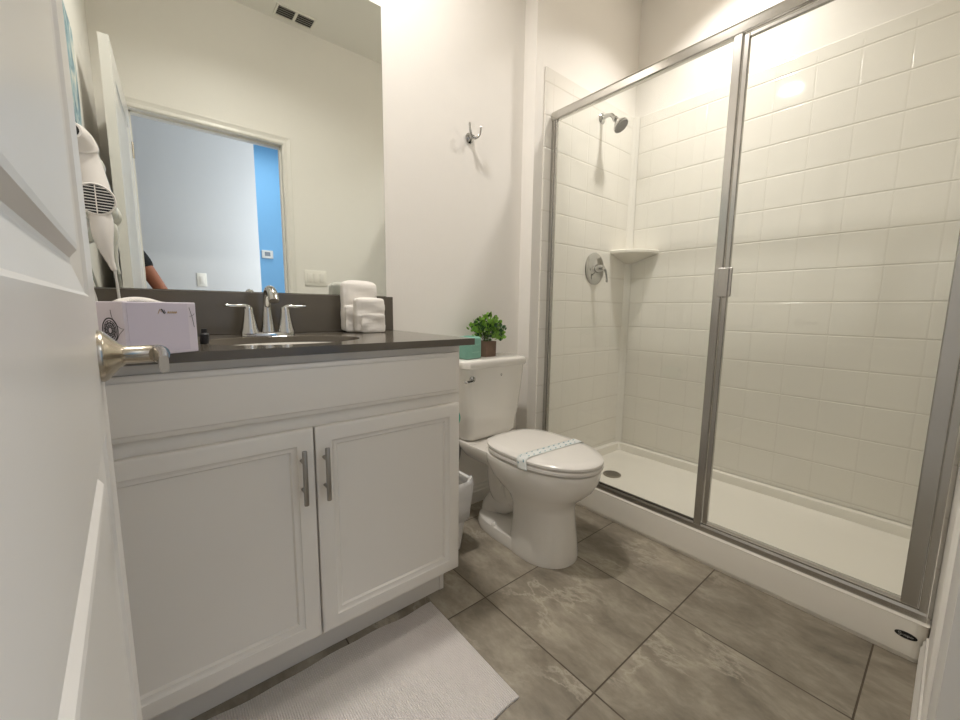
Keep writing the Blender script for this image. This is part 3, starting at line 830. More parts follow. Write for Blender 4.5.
pot = thing('potted_plant', 'small leafy green plant in a weathered wooden cube pot on the toilet tank', 'plant', loc=(1.432, -.100, TZ + .0005), rz=.1)
bm = B()
pw = .035
ring_loft(bm, [[(sx * pw, sy * pw, 0) for sx, sy in ((-1, -1), (1, -1), (1, 1), (-1, 1))], [(sx * (pw + .001), sy * (pw + .001), .075) for sx, sy in ((-1, -1), (1, -1), (1, 1), (-1, 1))],
               [(sx * (pw - .006), sy * (pw - .006), .075) for sx, sy in ((-1, -1), (1, -1), (1, 1), (-1, 1))], [(sx * (pw - .006), sy * (pw - .006), .066) for sx, sy in ((-1, -1), (1, -1), (1, 1), (-1, 1))]])
obj('pot', bm, M_wood, pot)
bm = B(); box(bm, -.0255, .0255, -.0255, .0255, .058, .069); obj('moss', bm, M_soil, pot)
def foliage(seed, count, mname):
    rr = random.Random(seed); bm = B()
    for i in range(count):
        th = rr.uniform(0, 2 * PI); ph = math.acos(rr.uniform(-.18, 1)); r = rr.uniform(.45, 1.0)
        c = Vector((math.sin(ph) * math.cos(th) * .118 + .008, math.sin(ph) * math.sin(th) * .066, .094 + math.cos(ph) * .108)) 
        c = Vector((0, 0, .095)) + (c - Vector((0, 0, .095))) * r
        if c.x < -.035 and c.z < .128: continue
        d = (c - Vector((0, 0, .06))).normalized(); d = (d + Vector((rr.uniform(-.6, .6), rr.uniform(-.6, .6), rr.uniform(-.3, .6)))).normalized()
        s, u = frame_at(d)
        ang = rr.uniform(0, 2 * PI); s2 = s * math.cos(ang) + u * math.sin(ang); n_ = d.cross(s2)
        ln = rr.uniform(.016, .024); wd = ln * .40
        pts = [c, c + d * ln * .3 + s2 * wd - n_ * .001, c + d * ln * .7 + s2 * wd * .9 - n_ * .001, c + d * ln + n_ * .002, c + d * ln * .7 - s2 * wd * .9 - n_ * .001, c + d * ln * .3 - s2 * wd - n_ * .001]
        vs = [bm.verts.new(p) for p in pts]; mid = bm.verts.new(c + d * ln * .5 + n_ * .0022)
        for k in range(6): bm.faces.new((vs[k], vs[(k + 1) % 6], mid))
    return bm
o = obj('bright_leaves', foliage(11, 330, ''), M_leaf1, pot, True); o['kind'] = 'stuff'
o = obj('dark_leaves', foliage(12, 200, ''), M_leaf2, pot, True); o['kind'] = 'stuff'
bm = B(); rr = random.Random(9)
for i in range(16):
    th = rr.uniform(0, 2 * PI); q = rr.uniform(.02, .07)
    tube(bm, [(rr.uniform(-.012, .012), rr.uniform(-.012, .012), .066), (q * .5 * math.cos(th), q * .4 * math.sin(th), .10), (q * math.cos(th), q * .7 * math.sin(th), .14 + rr.uniform(-.02, .02))], .0012, 5)
o = obj('stems', bm, M_stem, pot); o['kind'] = 'stuff'

# ------------------------------------------------------------------ toilet paper on the cabinet side, bin, mat
tp = thing('toilet_paper_holder', 'chrome paper holder on the side of the vanity cabinet', 'toilet paper holder', loc=(W, -.40, .655))
bm = B(); lathe(bm, [(0, .0005), (.018, .0005), (.018, .006), (.006, .01), (.006, .05), (0, .05)], 16, (0, .07, 0), 'X'); tube(bm, [(.044, .074, 0), (.044, -.072, 0)], .006, 12); obj('arm', bm, M_chrome, tp, True)
rl = thing('toilet_paper_roll', 'roll with a teal wrapper on the holder beside the cabinet', 'toilet paper', loc=(W + .044, -.40, .655))
bm = B(); 
ring_loft(bm, [[(r * math.cos(2 * PI * k / 32), y, -.01 + r * math.sin(2 * PI * k / 32)) for k in range(32)] for r, y in ((.018, -.05), (.036, -.05), (.036, .05), (.018, .05), (.018, -.05))], cap=False)
obj('roll', bm, M_tealpaper, rl, True)

bn = thing('waste_bin', 'small white lined waste bin between the vanity cabinet and the toilet', 'bin', loc=(1.072, -.215, 0.001))
def rr2(hx, hy, z, r=.03): return [(x, y, z) for x, y, _ in rrect(hx, -hy, hy, 0, r=r)]
bm = B(); ring_loft(bm, [rr2(.066, .088, 0), rr2(.069, .091, .006), rr2(.101, .124, .315), rr2(.096, .119, .315), rr2(.064, .086, .008)]); obj('bin_body', bm, M_bin, bn, True)
bm = B(); rings = []
rq = random.Random(2)
for hx, hy, z, a in ((.096, .116, .15, .004), (.101, .123, .22, .005), (.105, .129, .27, .004), (.107, .131, .312, .003), (.102, .126, .327, .003), (.094, .118, .321, .002), (.089, .112, .29, .004)):
    rings.append([(x * (1 + a * 6 * math.sin(k * 1.7 + z * 40)), y * (1 + a * 5 * math.sin(k * 2.3 + z * 30)), z + a * math.sin(k * 1.1) * 2) for k, (x, y, _) in enumerate(rr2(hx, hy, z))])
ring_loft(bm, rings, cap=False); o = obj('bin_liner', bm, M_bag, bn, True); md = o.modifiers.new('thick', 'SOLIDIFY'); md.thickness = .001

bm = B()
NX, NY = 60, 40; X0, X1, Y0, Y1 = .165, .857, -.937, -.49
gridv = []
for i in range(NX + 1):
    row = []
    for j in range(NY + 1):
        x = X0 + (X1 - X0) * i / NX; y = Y0 + (Y1 - Y0) * j / NY
        y += .004 * math.sin(x * 14) * (j / NY) + .002 * math.sin(x * 40)
        e = min(i, NX - i, j, NY - j)
        z = .0105 + .0009 * math.sin(x * 31 + y * 11) - (.003 if e == 0 else 0)
        row.append(bm.verts.new((x, y, z)))
    gridv.append(row)
for i in range(NX):
    for j in range(NY): bm.faces.new((gridv[i][j], gridv[i + 1][j], gridv[i + 1][j + 1], gridv[i][j + 1]))
low = {}
def lowv(v):
    if v not in low: low[v] = bm.verts.new((v.co.x, v.co.y, .0008))
    return low[v]
edge = [gridv[i][0] for i in range(NX + 1)] + [gridv[NX][j] for j in range(1, NY + 1)] + [gridv[i][NY] for i in range(NX - 1, -1, -1)] + [gridv[0][j] for j in range(NY - 1, 0, -1)]
for a, c in zip(edge, edge[1:] + edge[:1]): bm.faces.new((a, c, lowv(c), lowv(a)))
bm.faces.new([lowv(v) for v in edge])
tag(obj('bath_mat', bm, M_mat, None, True), 'white ribbed cotton bath mat on the floor in front of the vanity', 'bath mat')

# ------------------------------------------------------------------ shower
pan = thing('shower_tray', 'white acrylic shower tray with a raised front curb', 'shower tray')
PX0 = 1.858; PB = SY - .001; PN = YN + .001; PX1 = XR - .001
def pr(xa, xb, ya, yb, za, zb):   # rectangle ring; za on the curb side, zb on the wall side; rounded corners
    out = []; r = .03 if za < .125 else .006
    for q, (cx, cy) in enumerate(((xb - r, yb - r), (xa + r, yb - r), (xa + r, ya + r), (xb - r, ya + r))):
        for k in range(7):
            a = q * PI / 2 + PI / 2 * k / 6
            x = cx + r * math.cos(a); y = cy + r * math.sin(a)
            t = (x - xa) / (xb - xa); w = 1 if t < .12 else 0
            out.append((x, y, za if w else zb))
    return out
bm = B()
zl = .113
ring_loft(bm, [pr(PX0 + .006, PX1, PN, PB, .0005, .0005), pr(PX0 + .006, PX1, PN, PB, .012, .012), pr(PX0, PX1, PN, PB, .016, .016), pr(PX0, PX1, PN, PB, .124, .105), pr(PX0 + .0015, PX1 - .0005, PN + .0005, PB - .0005, .1295, .111), pr(PX0 + .007, PX1 - .004, PN + .004, PB - .004, .132, zl),
               pr(PX0 + .075, PX1 - .030, PN + .03, PB - .03, .132, zl), pr(PX0 + .084, PX1 - .038, PN + .038, PB - .038, .126, zl - .005), pr(PX0 + .092, PX1 - .048, PN + .048, PB - .048, .07, .065), pr(PX0 + .105, PX1 - .065, PN + .065, PB - .065, .060, .060), pr(PX0 + .2, PX1 - .16, PN + .16, PB - .12, .056, .056)])
obj('pan', bm, M_acryl, pan, True)
DR = (2.247, -.336)
bm = B(); lathe(bm, [(0, .058), (.052, .058), (.052, .0615), (.047, .0628), (0, .0628)], 32, (DR[0], DR[1], 0)); dr = obj('drain_cover', bm, M_drain, pan, True)
bm = B()
for i in range(-4, 5):
    for j in range(-4, 5):
        if i * i + j * j <= 17: lathe(bm, [(0, .0628), (.0026, .0628), (.0026, .0632), (0, .0632)], 8, (DR[0] + i * .0095, DR[1] + j * .0095, 0))
obj('hole_shade_dots', bm, M_hole_shade, dr)  # dark dots on a solid cover paint the shade in its perforations
# oval maker badge on the curb
bm = B()
BY, BZ = -1.580, .079
ring_loft(bm, [[(PX0 - h, BY + math.cos(a) * .024 * s, BZ + math.sin(a) * .0105 * s) for a in [2 * PI * k / 32 for k in range(32)]] for h, s in ((0, 1), (.0012, 1), (.0016, .96))])
bd = obj('badge', bm, M_black, pan)
bm = B(); bp_ = lambda u, v, h: (PX0 - .0017 - h, BY - u, BZ + v)
stroke(bm, arc(-.013, .0025, .003, .3, PI * 1.5, 8) + arc(-.013, -.0022, .0025, PI / 2, -PI * .8, 8), .0014, bp_)
stroke(bm, [(-.010, .001), (-.008, -.003), (-.006, .001), (-.004, -.003), (-.002, .002)], .0012, bp_)
stroke(bm, arc(.001, -.0005, .0022, 0, 2 * PI, 12), .0011, bp_); stroke(bm, [(.0035, .001), (.0045, -.006)], .0012, bp_); stroke(bm, arc(.006, -.0004, .002, 0, 2 * PI, 10), .0011, bp_)
stroke(bm, arc(.0115, -.0005, .002, .2, PI * 1.8, 10) + [(.016, .001)], .0011, bp_)
obj('script_lettering', bm, M_silverink, bd)

sur = thing('shower_surround', 'glossy white moulded square-tile shower wall surround', 'shower wall panel')
T_ = .009; TT = 2.285; Z0 = zl + .0008
cr_ = .032
def coved(xs, y_b, x_r, y_n):
    """plan outline of the inner skin: from the left edge along the back wall, cove, along the long wall"""
    pts = [(xs, y_b)]
    for k in range(9):
        a = PI / 2 - PI / 2 * k / 8
        pts.append((x_r - cr_ + cr_ * math.cos(a), y_b - cr_ + cr_ * math.sin(a)))
    pts.append((x_r, y_n)); return pts
yb_, xr_ = SY - T_, XR - T_
def panel(x0, x1, y0, y1):
    box(bm, x0, x1, y0, y1, Z0, TT, .0035, 3)
bm = B(); xe_ = XR - cr_ - T_
prism(bm, [(1.820, .1335), (1.975, .1335), (1.975, Z0), (xe_, Z0), (xe_, TT), (1.820, TT)], yb_, SY - .0008, 'Y'); obj('plumbing_panel', bm, M_surr, sur)
bm = B(); panel(xr_, XR - .0008, YN + .010, yb_ - cr_); obj('side_panel', bm, M_surr, sur)
bm = B()
inn = [(xr_ - cr_ + cr_ * math.cos(a), yb_ - cr_ + cr_ * math.sin(a)) for a in [PI / 2 * k / 8 for k in range(9)]]
prism(bm, inn + [(XR - .0008, yb_ - cr_), (XR - .0008, SY - .0008), (xr_ - cr_, SY - .0008)], Z0, TT); obj('corner_cove', bm, M_surr, sur, True)
bm = B(); prism(bm, [(1.905, .1335), (1.975, .1335), (1.975, Z0), (xr_, Z0), (xr_, TT), (1.905, TT)], YN + .0008, YN + T_, 'Y'); obj('near_panel', bm, M_surr, sur)
# corner shelf
bm = B()
ol = [(xr_ + .001, yb_ + .001)] + [(xr_ + .001 - .215 * math.cos(a) ** .9 if math.cos(a) > 1e-6 else xr_ + .001, yb_ + .001 - .215 * math.sin(a) ** .9 if math.sin(a) > 1e-6 else yb_ + .001) for a in [PI / 2 * k / 20 for k in range(21)]]
def shr(s, z): return [(xr_ + .001 + (x - xr_ - .001) * s, yb_ + .001 + (y - yb_ - .001) * s, z) for x, y in ol]
ring_loft(bm, [shr(.2, 1.36), shr(.78, 1.398), shr(.97, 1.405), shr(1.0, 1.411), shr(1.0, 1.425), shr(.97, 1.430), shr(.93, 1.428), shr(.9, 1.424)])
obj('corner_shelf', bm, M_acryl, sur, True)

# shower head
sh = thing('overhead_shower', 'chrome shower head on a curved arm high on the tiled wall', 'shower head', loc=(2.318, yb_, 2.178))
bm = B(); lathe(bm, [(0, .0005), (.030, .0005), (.030, .003), (.022, .010), (.012, .013), (0, .013)], 24, (0, 0, 0), '-Y'); obj('flange', bm, M_chrome, sh, True)
bm = B(); tube(bm, smooth_path([(0, -.008, 0), (0, -.035, .004), (0, -.065, -.002), (0, -.086, -.026)], 6), .0115, 14); obj('arm', bm, M_chrome, sh, True)
ax = Vector((.05, -.62, -.78)).normalized(); s_, u_ = frame_at(ax); MX = Matrix((s_, u_, ax)).transposed()
bm = B(); lathe(bm, [(0, -.006), (.012, -.006), (.016, .002), (.016, .014), (.012, .018), (.018, .026), (.034, .048), (.044, .062), (.0445, .070), (.041, .072)], 28, (0, -.088, -.028), MX); hd = obj('spray_head', bm, M_chrome, sh, True)
bm = B(); lathe(bm, [(0, .070), (.041, .0705), (.040, .0735), (0, .0745)], 28, (0, -.088, -.028), MX); obj('nozzle_face', bm, mat('nozzle_grey', (120, 118, 114), .5), hd, True)

vl = thing('shower_valve', 'chrome round shower valve with a lever handle below the shower head', 'shower valve', loc=(2.314, yb_, 1.300))
bm = B(); lathe(bm, [(0, .0005), (.098, .0005), (.098, .003), (.092, .008), (.070, .011), (.060, .013), (.04, .013), (.034, .018), (0, .018)], 40, (0, 0, 0), '-Y'); obj('escutcheon', bm, M_chrome, vl, True)
bm = B(); lathe(bm, [(0, .016), (.026, .018), (.022, .040), (.016, .060), (.014, .068), (0, .070)], 24, (0, 0, 0), '-Y')
tube(bm, smooth_path([(0, -.060, 0), (.014, -.070, -.012), (.02, -.078, -.05), (.022, -.080, -.085)], 5), [.010, .010, .009, .009, .008, .008, .0075, .007, .007, .0065, .006, .006, .006, .007, .007, .006], 12); obj('handle', bm, M_chrome, vl, True)

# enclosure
GX = 1.886
enc = thing('shower_enclosure', 'brushed metal framed glass shower enclosure standing on the curb', 'shower enclosure')
Zs = .1335; Zt = 2.034
bm = B()
prof = [(-.014, Zs), (.016, Zs), (.016, Zs + .022), (.010, Zs + .024), (.006, Zs + .010), (-.002, Zs + .010), (-.004, Zs + .026), (-.010, Zs + .028), (-.014, Zs + .02)]
ring_loft(bm, [[(GX + a, y, c) for a, c in prof] for y in (SY - T_ - .001, YN + .011)]); obj('sill_track', bm, M_alu, enc)
bm = B()
prof = [(-.017, Zt + .004), (-.012, Zt), (.012, Zt), (.017, Zt + .004), (.017, Zt + .036), (.010, Zt + .045), (-.006, Zt + .047), (-.014, Zt + .042), (-.017, Zt + .034)]
ring_loft(bm, [[(GX + a, y, c) for a, c in prof] for y in (SY - T_ - .001, YN + .011)]); obj('header_rail', bm, mat('polished_aluminium', (205, 203, 198), .14, 1), enc)
bm = B(); y0 = SY - T_ - .001
box(bm, GX - .013, GX + .013, y0 - .022, y0, Zs + .028, Zt, .002); box(bm, GX - .009, GX + .009, y0 - .030, y0 - .020, Zs + .028, Zt, .001); obj('wall_jamb', bm, M_alu, enc)
bm = B(); y1 = YN + .011
box(bm, GX - .014, GX + .014, y1, y1 + .018, Zs + .028, Zt, .002); obj('wall_jamb', bm, M_alu, enc)
MY = -.968
bm = B(); box(bm, GX - .016, GX + .014, MY - .014, MY + .014, Zs + .020, Zt, .002); obj('mullion', bm, M_alu, enc)
bm = B(); box(bm, GX - .003, GX + .003, MY + .012, y0 - .024, Zs + .0285, Zt - .001); obj('fixed_pane', bm, M_glass, enc)
bm = B(); box(bm, GX - .0045, GX + .0045, MY + .014, y0 - .030, Zs + .0245, Zs + .033, .001, 1); obj('seal', bm, mat('dark_seal', (64, 58, 50), .5), enc)
# door: hinged at the near jamb
dA, dB = MY - .018, y1 + .0186
dz0, dz1 = Zs + .034, Zt - .006
dr_ = obj('door', (lambda bm: (box(bm, GX - .003, GX + .003, dB + .02, dA - .010, dz0 + .012, dz1 - .012), bm)[1])(B()), M_glass, enc)
bm = B()
box(bm, GX - .010, GX + .010, dA - .017, dA, dz0, dz1, .002); obj('door_stile', bm, M_alu, dr_)
bm = B()
box(bm, GX - .012, GX + .012, dB, dB + .038, dz0, dz1, .003); obj('door_stile', bm, M_alu, dr_)
bm = B(); box(bm, GX - .007, GX + .007, dB + .038, dA - .017, dz0, dz0 + .010, .001); obj('bottom_rail', bm, mat('frosted_sweep', (205, 202, 194), .3, .3), dr_)
bm = B(); box(bm, GX - .008, GX + .008, dB + .038, dA - .017, dz1 - .012, dz1, .001); obj('top_rail', bm, M_alu, dr_)
bm = B(); box(bm, GX - .040, GX - .010, dA - .010, dA - .004, 1.100, 1.208, .0015); box(bm, GX - .044, GX - .036, dA - .040, dA + .008, 1.100, 1.208, .002); box(bm, GX - .050, GX - .044, dA - .030, dA - .022, 1.100, 1.208, .001); obj('door_pull', bm, M_alu, dr_)

# ------------------------------------------------------------------ hook, picture, dryer, vent, switches
hk = thing('robe_hook', 'chrome double robe hook on the white wall above the toilet', 'hook', loc=(1.395, -.0008, 1.852))
bm = B(); lathe(bm, [(0, 0), (.024, 0), (.024, .004), (.018, .010), (.010, .014), (.009, .03), (0, .032)], 24, (0, 0, 0), '-Y'); obj('backplate', bm, M_chrome, hk, True)
for s in (-1, 1):
    bm = B(); tube(bm, smooth_path([(0, -.022, 0), (s * .012, -.036, -.006), (s * .028, -.044, .012), (s * .034, -.046, .048)], 6), [.007] * 6 + [.0055] * 8 + [.005, .005, .005, .0045, .003], 12); obj('prong', bm, M_chrome, hk, True)

pic = thing('wall_picture', 'blue abstract picture on the left wall, seen in the mirror', 'picture', loc=(.001, -.295, 1.795))
bm = B(); box(bm, 0, .020, -.165, .165, -.180, .180, .002)
obj('canvas_edge', bm, M_white_pl, pic)
bm = B(); box(bm, .0202, .0215, -.160, .160, -.175, .175); obj('print', bm, M_art, pic)

mt = thing('dryer_wall_mount', 'white wall holder carrying the hair dryer in the corner by the mirror', 'wall mount', loc=(.001, -.085, 1.30))
bm = B()
rings = []
for z, hy, hx in ((-.080, .018, .030), (-.072, .030, .046), (-.045, .036, .054), (.0, .038, .036), (.06, .036, .018), (.11, .028, .012), (.13, .018, .008)):
    rings.append([(max(0, math.cos(a)) ** .7 * hx if math.cos(a) > 0 else 0, hy * math.sin(a), z) for a in [2 * PI * k / 24 for k in range(24)]])
ring_loft(bm, rings); bmesh.ops.remove_doubles(bm, verts=bm.verts, dist=1e-5); obj('holder_body', bm, M_white_pl, mt, True)
dry = thing('hair_dryer', 'white hair dryer hanging in its wall holder beside the mirror', 'hair dryer', loc=(0, 0, 0))
bm = B()
P_ = smooth_path([(.043, -.150, 1.470), (.047, -.125, 1.464), (.051, -.100, 1.448), (.056, -.088, 1.415), (.062, -.088, 1.375), (.068, -.090, 1.335), (.070, -.090, 1.300)], 5)
R_ = []
for q in range(len(P_)):
    t = q / (len(P_) - 1)
    R_.append(.021 + .017 * math.sin(min(1, t / .38) * PI / 2) if t < .40 else (.0335 + .004 * math.sin((t - .40) / .6 * PI / 2) if t < .93 else .0375 - .012 * (t - .93) / .07))
tube(bm, P_, R_, 24); obj('barrel', bm, M_white_pl, dry, True)
gc = Vector((.074, -.128, 1.316)); ga = Vector((.16, -1, .03)).normalized()
gs = Vector((0, 0, 1)).cross(ga).normalized(); gu = ga.cross(gs)
GM = Matrix((gs, gu, ga)).transposed()
bm = B(); lathe(bm, [(.020, -.030), (.034, -.022), (.0405, -.008), (.041, -.001), (.0385, .002), (.036, -.002), (0, -.003)], 32, gc, GM); obj('intake_rim', bm, M_white_pl, dry, True)
bm = B(); lathe(bm, [(0, -.0028), (.0355, -.0028), (.0355, -.0005), (0, .0005)], 28, gc, GM); gr = obj('intake_screen', bm, M_black, dry, True)
bm = B()
for k in range(-4, 5):
    z = k * .0074; hw = math.sqrt(max(0, .0365 ** 2 - z * z)); tube(bm, [gc + gs * -hw + gu * z + ga * .001, gc + gs * hw + gu * z + ga * .001], .0011, 6)
tube(bm, [gc - gu * .036 + ga * .0015, gc + gu * .036 + ga * .0015], .0014, 6)
obj('grille_slats', bm, M_white_pl, gr, True)
ha = (P_[1] - P_[0]).normalized(); hs, hu = frame_at(-ha)
bm = B(); lathe(bm, [(0, -.001), (.0165, -.001), (.0165, .001), (0, .0015)], 24, P_[0], Matrix((hs, hu, -ha)).transposed()); obj('nozzle_shade_disc', bm, M_black, dry, True)  # black disc on the closed end paints the shade inside the nozzle
bm = B()
hp = smooth_path([(.076, -.100, 1.290), (.079, -.105, 1.265), (.079, -.105, 1.222), (.085, -.100, 1.175), (.094, -.095, 1.138)], 6)
tube(bm, hp, [(.017, .020, .0225, .0235, .024, .024, .024, .0238, .0235, .023, .0225, .0215, .0205, .019, .0175, .016, .0145, .013, .0115, .010, .0085, .0075, .007, .0062, .0055)[q] + (.0006 if q % 2 else 0) for q in range(25)], 18)
obj('handle', bm, M_white_pl, dry, True)
bm = B()
tube(bm, smooth_path([(.094, -.095, 1.140), (.097, -.094, 1.09), (.095, -.092, 1.03), (.075, -.09, .975), (.055, -.09, .985), (.050, -.09, 1.06), (.035, -.088, 1.14), (.026, -.086, 1.222)], 8), .0032, 8)
obj('cord', bm, M_cord, dry, True)

vt = thing('ceiling_vent', 'white louvred vent in the ceiling near the doorway, seen in the mirror', 'vent', loc=(1.055, -1.515, H))
bm = B()
for (a0, a1, b0, b1) in ((-.125, .125, -.065, -.052), (-.125, .125, .052, .065), (-.125, -.112, -.052, .052), (.112, .125, -.052, .052), (-.008, .008, -.052, .052)):
    box(bm, a0, a1, b0, b1, -.008, -.0005, .001, 1)
fr_ = obj('frame', bm, M_vent, vt)
bm = B(); box(bm, -.112, .112, -.052, .052, -.0018, -.0006); obj('duct_shade_sheet', bm, M_hole_shade, vt)  # dark sheet paints the shade behind the louvres, the ceiling is uncut
for sx in (-1, 1):
    bm = B()
    for k in range(5):
        y = -.042 + k * .021
        box(bm, -.052, .052, -.0048, .0048, -.0006, .0006, mtx=Matrix.Translation((sx * .060, y, -.0060)) @ Matrix.Rotation(-.6, 4, 'X'))
    obj('louvres', bm, M_vent, vt)

def switch(name, label, x, z, gangs, y, sgn, cat='light switch'):
    t = thing(name, label, cat, loc=(x, y, z))
    w = .07 + .046 * (gangs - 1)
    bm = B(); box(bm, -w / 2, w / 2, min(.0005 * sgn, .006 * sgn), max(.0005 * sgn, .006 * sgn), -.058, .058, .002, 2); obj('plate', bm, M_switch, t, True)
    for g in range(gangs):
        cx = (g - (gangs - 1) / 2) * .046
        bm = B(); box(bm, cx - .0165, cx + .0165, min(.004 * sgn, .0095 * sgn), max(.004 * sgn, .0095 * sgn), -.033, .033, .0015, 2); obj('rocker', bm, M_white_pl, t, True)
switch('light_switch', 'three-gang white switch plate on the wall beside the doorway', 1.152, 1.266, 3, YN, 1)
switch('light_switch', 'single white rocker switch on the grey hall wall', .516, 1.272, 1, YH, 1)

th = thing('thermostat', 'small white thermostat on the blue hall wall', 'thermostat', loc=(1.33, -4.1, 1.70))
bm = B(); box(bm, -.065, .065, .0005, .025, -.05, .05, .006, 3); obj('housing', bm, M_white_pl, th, True)
bm = B(); box(bm, -.032, .032, .0252, .0262, -.022, .03); obj('screen', bm, mat('lcd_grey', (70, 84, 100), .2), th)

for (nm, (lx, ly), lab) in (('recessed_light', VAN_L, 'round recessed ceiling light over the vanity'), ('recessed_light', SHW_L, 'round recessed ceiling light inside the shower')):
    t = thing(nm, lab, 'ceiling light', loc=(lx, ly, H))
    bm = B(); ring_loft(bm, [[(r * math.cos(2 * PI * k / 40), r * math.sin(2 * PI * k / 40), z) for k in range(40)] for r, z in ((.075, -.0005), (.095, -.0005), (.095, -.004), (.088, -.008), (.078, -.006), (.075, -.0005))], cap=False); obj('trim_ring', bm, M_trim, t, True)
    bm = B(); lathe(bm, [(0, -.0008), (.0745, -.0008), (.0745, -.003), (0, -.004)], 32); obj('lens', bm, M_lens, t, True)

# ------------------------------------------------------------------ the photographer in the hall, arm seen in the mirror
per = thing('person', 'person in a black short-sleeved shirt in the hall, bare arm reflected in the mirror', 'person', loc=(0, 0, 0))
def skinned(name, nodes, edges, m, parent, sub=2, root=0):
    bm = B(); ly = bm.verts.layers.skin.verify()
    vs = []
    for p, rad in nodes:
        v = bm.verts.new(p); v[ly].radius = rad if isinstance(rad, tuple) else (rad, rad); vs.append(v)
    for a, c in edges: bm.edges.new((vs[a], vs[c]))
    vs[root][ly].use_root = True
    me = bpy.data.meshes.new(name); bm.to_mesh(me); bm.free(); me.materials.append(m)
    o = bpy.data.objects.new(name, me); COL.objects.link(o); o.parent = parent
    k = o.modifiers.new('skin', 'SKIN'); k.use_smooth_shade = True
    k = o.modifiers.new('sub', 'SUBSURF'); k.levels = sub; k.render_levels = sub
    return o
PXc, PYc = -.10, -2.03
def q(x, y, z): return (PXc + x, PYc + y, z)
RS, RE, RW, RH = (.075, -2.00, 1.43), (.232, -1.955, 1.125), (.205, -1.775, 1.045), (.196, -1.715, 1.030)
nodes = [(q(0, 0, .93), (.135, .11)), (q(0, .01, 1.08), (.125, .10)), (q(0, .0, 1.25), (.15, .11)), (q(0, -.01, 1.40), (.12, .085)), (q(0, .0, 1.50), .052), (q(0, .015, 1.57), .055), (q(0, .02, 1.655), (.078, .095)), (q(0, .015, 1.725), (.06, .075)),
         (RS, .056), ((.150, -1.975, 1.29), .047), (RE, .040), ((.220, -1.87, 1.088), .037), (RW, .026),
         (q(-.185, 0, 1.43), .056), (q(-.215, -.01, 1.28), .046), (q(-.235, 0, 1.13), .038), (q(-.225, .05, .98), .034), (q(-.215, .08, .87), .025),
         (q(.09, 0, .88), .095), (q(.10, .01, .70), .078), (q(.105, .015, .50), .055), (q(.11, -.01, .32), .052), (q(.11, -.02, .10), .036),
         (q(-.09, 0, .88), .095), (q(-.10, .01, .70), .078), (q(-.105, .015, .50), .055), (q(-.11, -.01, .32), .052), (q(-.11, -.02, .10), .036)]
edges = [(0, 1), (1, 2), (2, 3), (3, 4), (4, 5), (5, 6), (6, 7), (3, 8), (8, 9), (9, 10), (10, 11), (11, 12), (3, 13), (13, 14), (14, 15), (15, 16), (16, 17),
         (0, 18), (18, 19), (19, 20), (20, 21), (21, 22), (0, 23), (23, 24), (24, 25), (25, 26), (26, 27)]
body = skinned('body', nodes, edges, M_skin, per)
def hand(wr, dirv, palm_n, side, curl):
    d = Vector(dirv).normalized(); n = Vector(palm_n).normalized(); n = (n - d * n.dot(d)).normalized(); w = d.cross(n) * side; wr = Vector(wr)
    bm_nodes = [(wr, .024), (wr + d * .035, (.030, .016)), (wr + d * .075, (.036, .013))]
    skinned('hand', bm_nodes, [(0, 1), (1, 2)], M_skin, per, 2)
    for i, (off, ln) in enumerate(((.027, .072), (.009, .080), (-.009, .075), (-.026, .058))):
        p = wr + d * .068 + w * off; c = 0; nd = [(p, .0095)]; dd = d.copy()
        for k in range(3):
            c = curl * (k + .6); dd = (d * math.cos(c) + n * math.sin(c)).normalized(); p = p + dd * ln * (.42, .33, .25)[k]; nd.append((p, (.009, .0083, .007)[k]))
        skinned('finger', nd, [(0, 1), (1, 2), (2, 3)], M_skin, per, 2)
    p = wr + d * .022 + w * .020; t = (d * .75 + w * .6 + n * .35).normalized()
    skinned('thumb', [(p, .012), (p + t * .03, .0105), (p + t * .052 + d * .004, .0095), (p + t * .062 + d * .020, .0078)], [(0, 1), (1, 2), (2, 3)], M_skin, per, 2)
hand(RW, (-.10, .93, -.22), (-1, -.1, .1), 1, .42)
hand(q(-.215, .08, .87), (0, .12, -1), (.6, .8, 0), -1, .22)
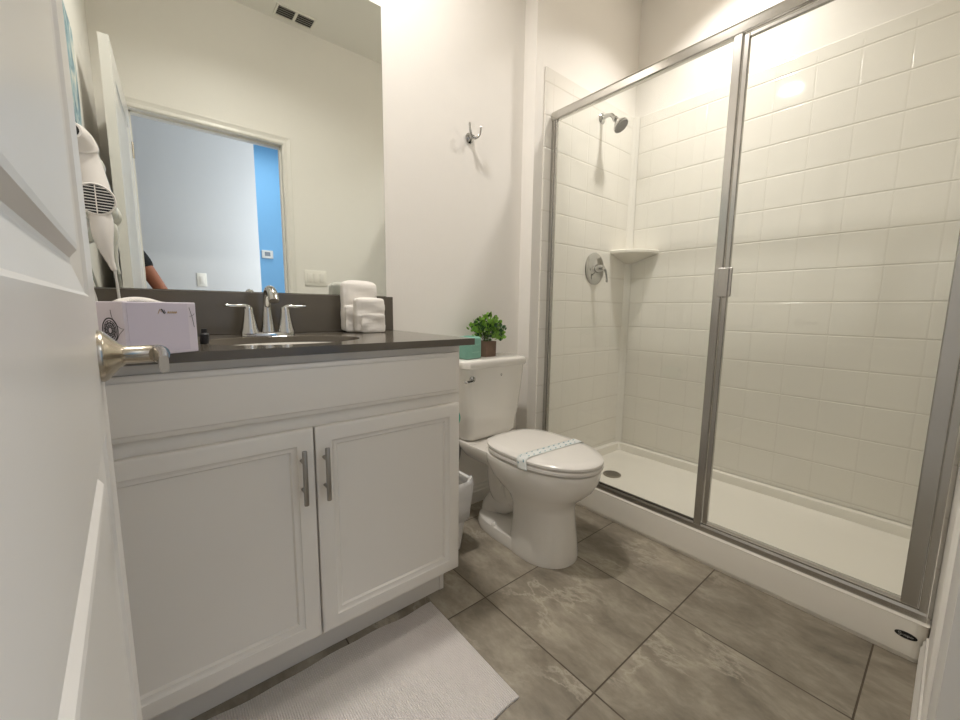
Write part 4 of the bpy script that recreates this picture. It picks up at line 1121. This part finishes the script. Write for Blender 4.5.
# shirt, trousers, shoes, hair, face
skinned('shirt', [(q(0, 0, .90), (.150, .125)), (q(0, .01, 1.08), (.142, .118)), (q(0, 0, 1.25), (.165, .125)), (q(0, -.01, 1.40), (.135, .10)), (q(0, 0, 1.465), (.068, .066)),
                  (RS, .066), ((.120, -1.985, 1.355), .060), ((.162, -1.973, 1.268), .057), (q(-.185, 0, 1.43), .066), (q(-.20, -.005, 1.35), .060), (q(-.215, -.01, 1.26), .057)],
        [(0, 1), (1, 2), (2, 3), (3, 4), (3, 5), (5, 6), (6, 7), (3, 8), (8, 9), (9, 10)], M_shirt, per)
skinned('trousers', [(q(0, 0, .93), (.146, .122)), (q(.092, 0, .86), .105), (q(.10, .01, .70), .088), (q(.105, .01, .50), .070), (q(.11, -.01, .30), .064), (q(.11, -.02, .085), .058),
                     (q(-.092, 0, .86), .105), (q(-.10, .01, .70), .088), (q(-.105, .01, .50), .070), (q(-.11, -.01, .30), .064), (q(-.11, -.02, .085), .058)],
        [(0, 1), (1, 2), (2, 3), (3, 4), (4, 5), (0, 6), (6, 7), (7, 8), (8, 9), (9, 10)], M_jeans, per)
for s in (-1, 1):
    bm = B()
    ring_loft(bm, [[(PXc + s * .11 + x * k, PYc + y, z) for x, y, _ in rrect(.046, -.10, .175, 0, r=.04)] for k, z in ((1.0, .001), (1.02, .02), (.98, .05), (.6, .085))])
    obj('shoe', bm, M_shoe, per, True)
hc = Vector(q(0, .02, 1.66))
bm = B(); bmesh.ops.create_uvsphere(bm, u_segments=32, v_segments=20, radius=1)
for v in list(bm.verts):
    x, y, z = v.co
    if z < -.25 or (y > .35 and z < .45): bm.verts.remove(v); continue
    v.co = hc + Vector((x * .088, y * .106 - .008, z * .112 + .012))
o = obj('hair', bm, M_hair, per, True); md = o.modifiers.new('thick', 'SOLIDIFY'); md.thickness = .008
for s in (-1, 1):
    bm = B(); bmesh.ops.create_uvsphere(bm, u_segments=16, v_segments=12, radius=.0115)
    bmesh.ops.translate(bm, vec=hc + Vector((s * .030, .079, -.005)), verts=bm.verts); e_ = obj('eye', bm, M_eye, per, True)
    bm = B(); lathe(bm, [(0, 0), (.005, 0), (.004, .0012), (0, .0016)], 14, hc + Vector((s * .030, .0900, -.005)), 'Y'); obj('iris', bm, M_iris, e_, True)
    skinned('ear', [(hc + Vector((s * .080, -.005, .015)), (.010, .006)), (hc + Vector((s * .086, -.010, .0)), (.013, .006)), (hc + Vector((s * .081, -.004, -.028)), (.008, .005))], [(0, 1), (1, 2)], M_skin, per, 2)
skinned('nose', [(hc + Vector((0, .086, .004)), .007), (hc + Vector((0, .100, -.020)), .009), (hc + Vector((0, .103, -.034)), .012), (hc + Vector((0, .088, -.040)), .010)], [(0, 1), (1, 2), (2, 3)], M_skin, per, 2)
skinned('mouth', [(hc + Vector((-.022, .078, -.064)), .0035), (hc + Vector((0, .089, -.063)), .0065), (hc + Vector((.022, .078, -.064)), .0035)], [(0, 1), (1, 2)], M_lip, per, 2)
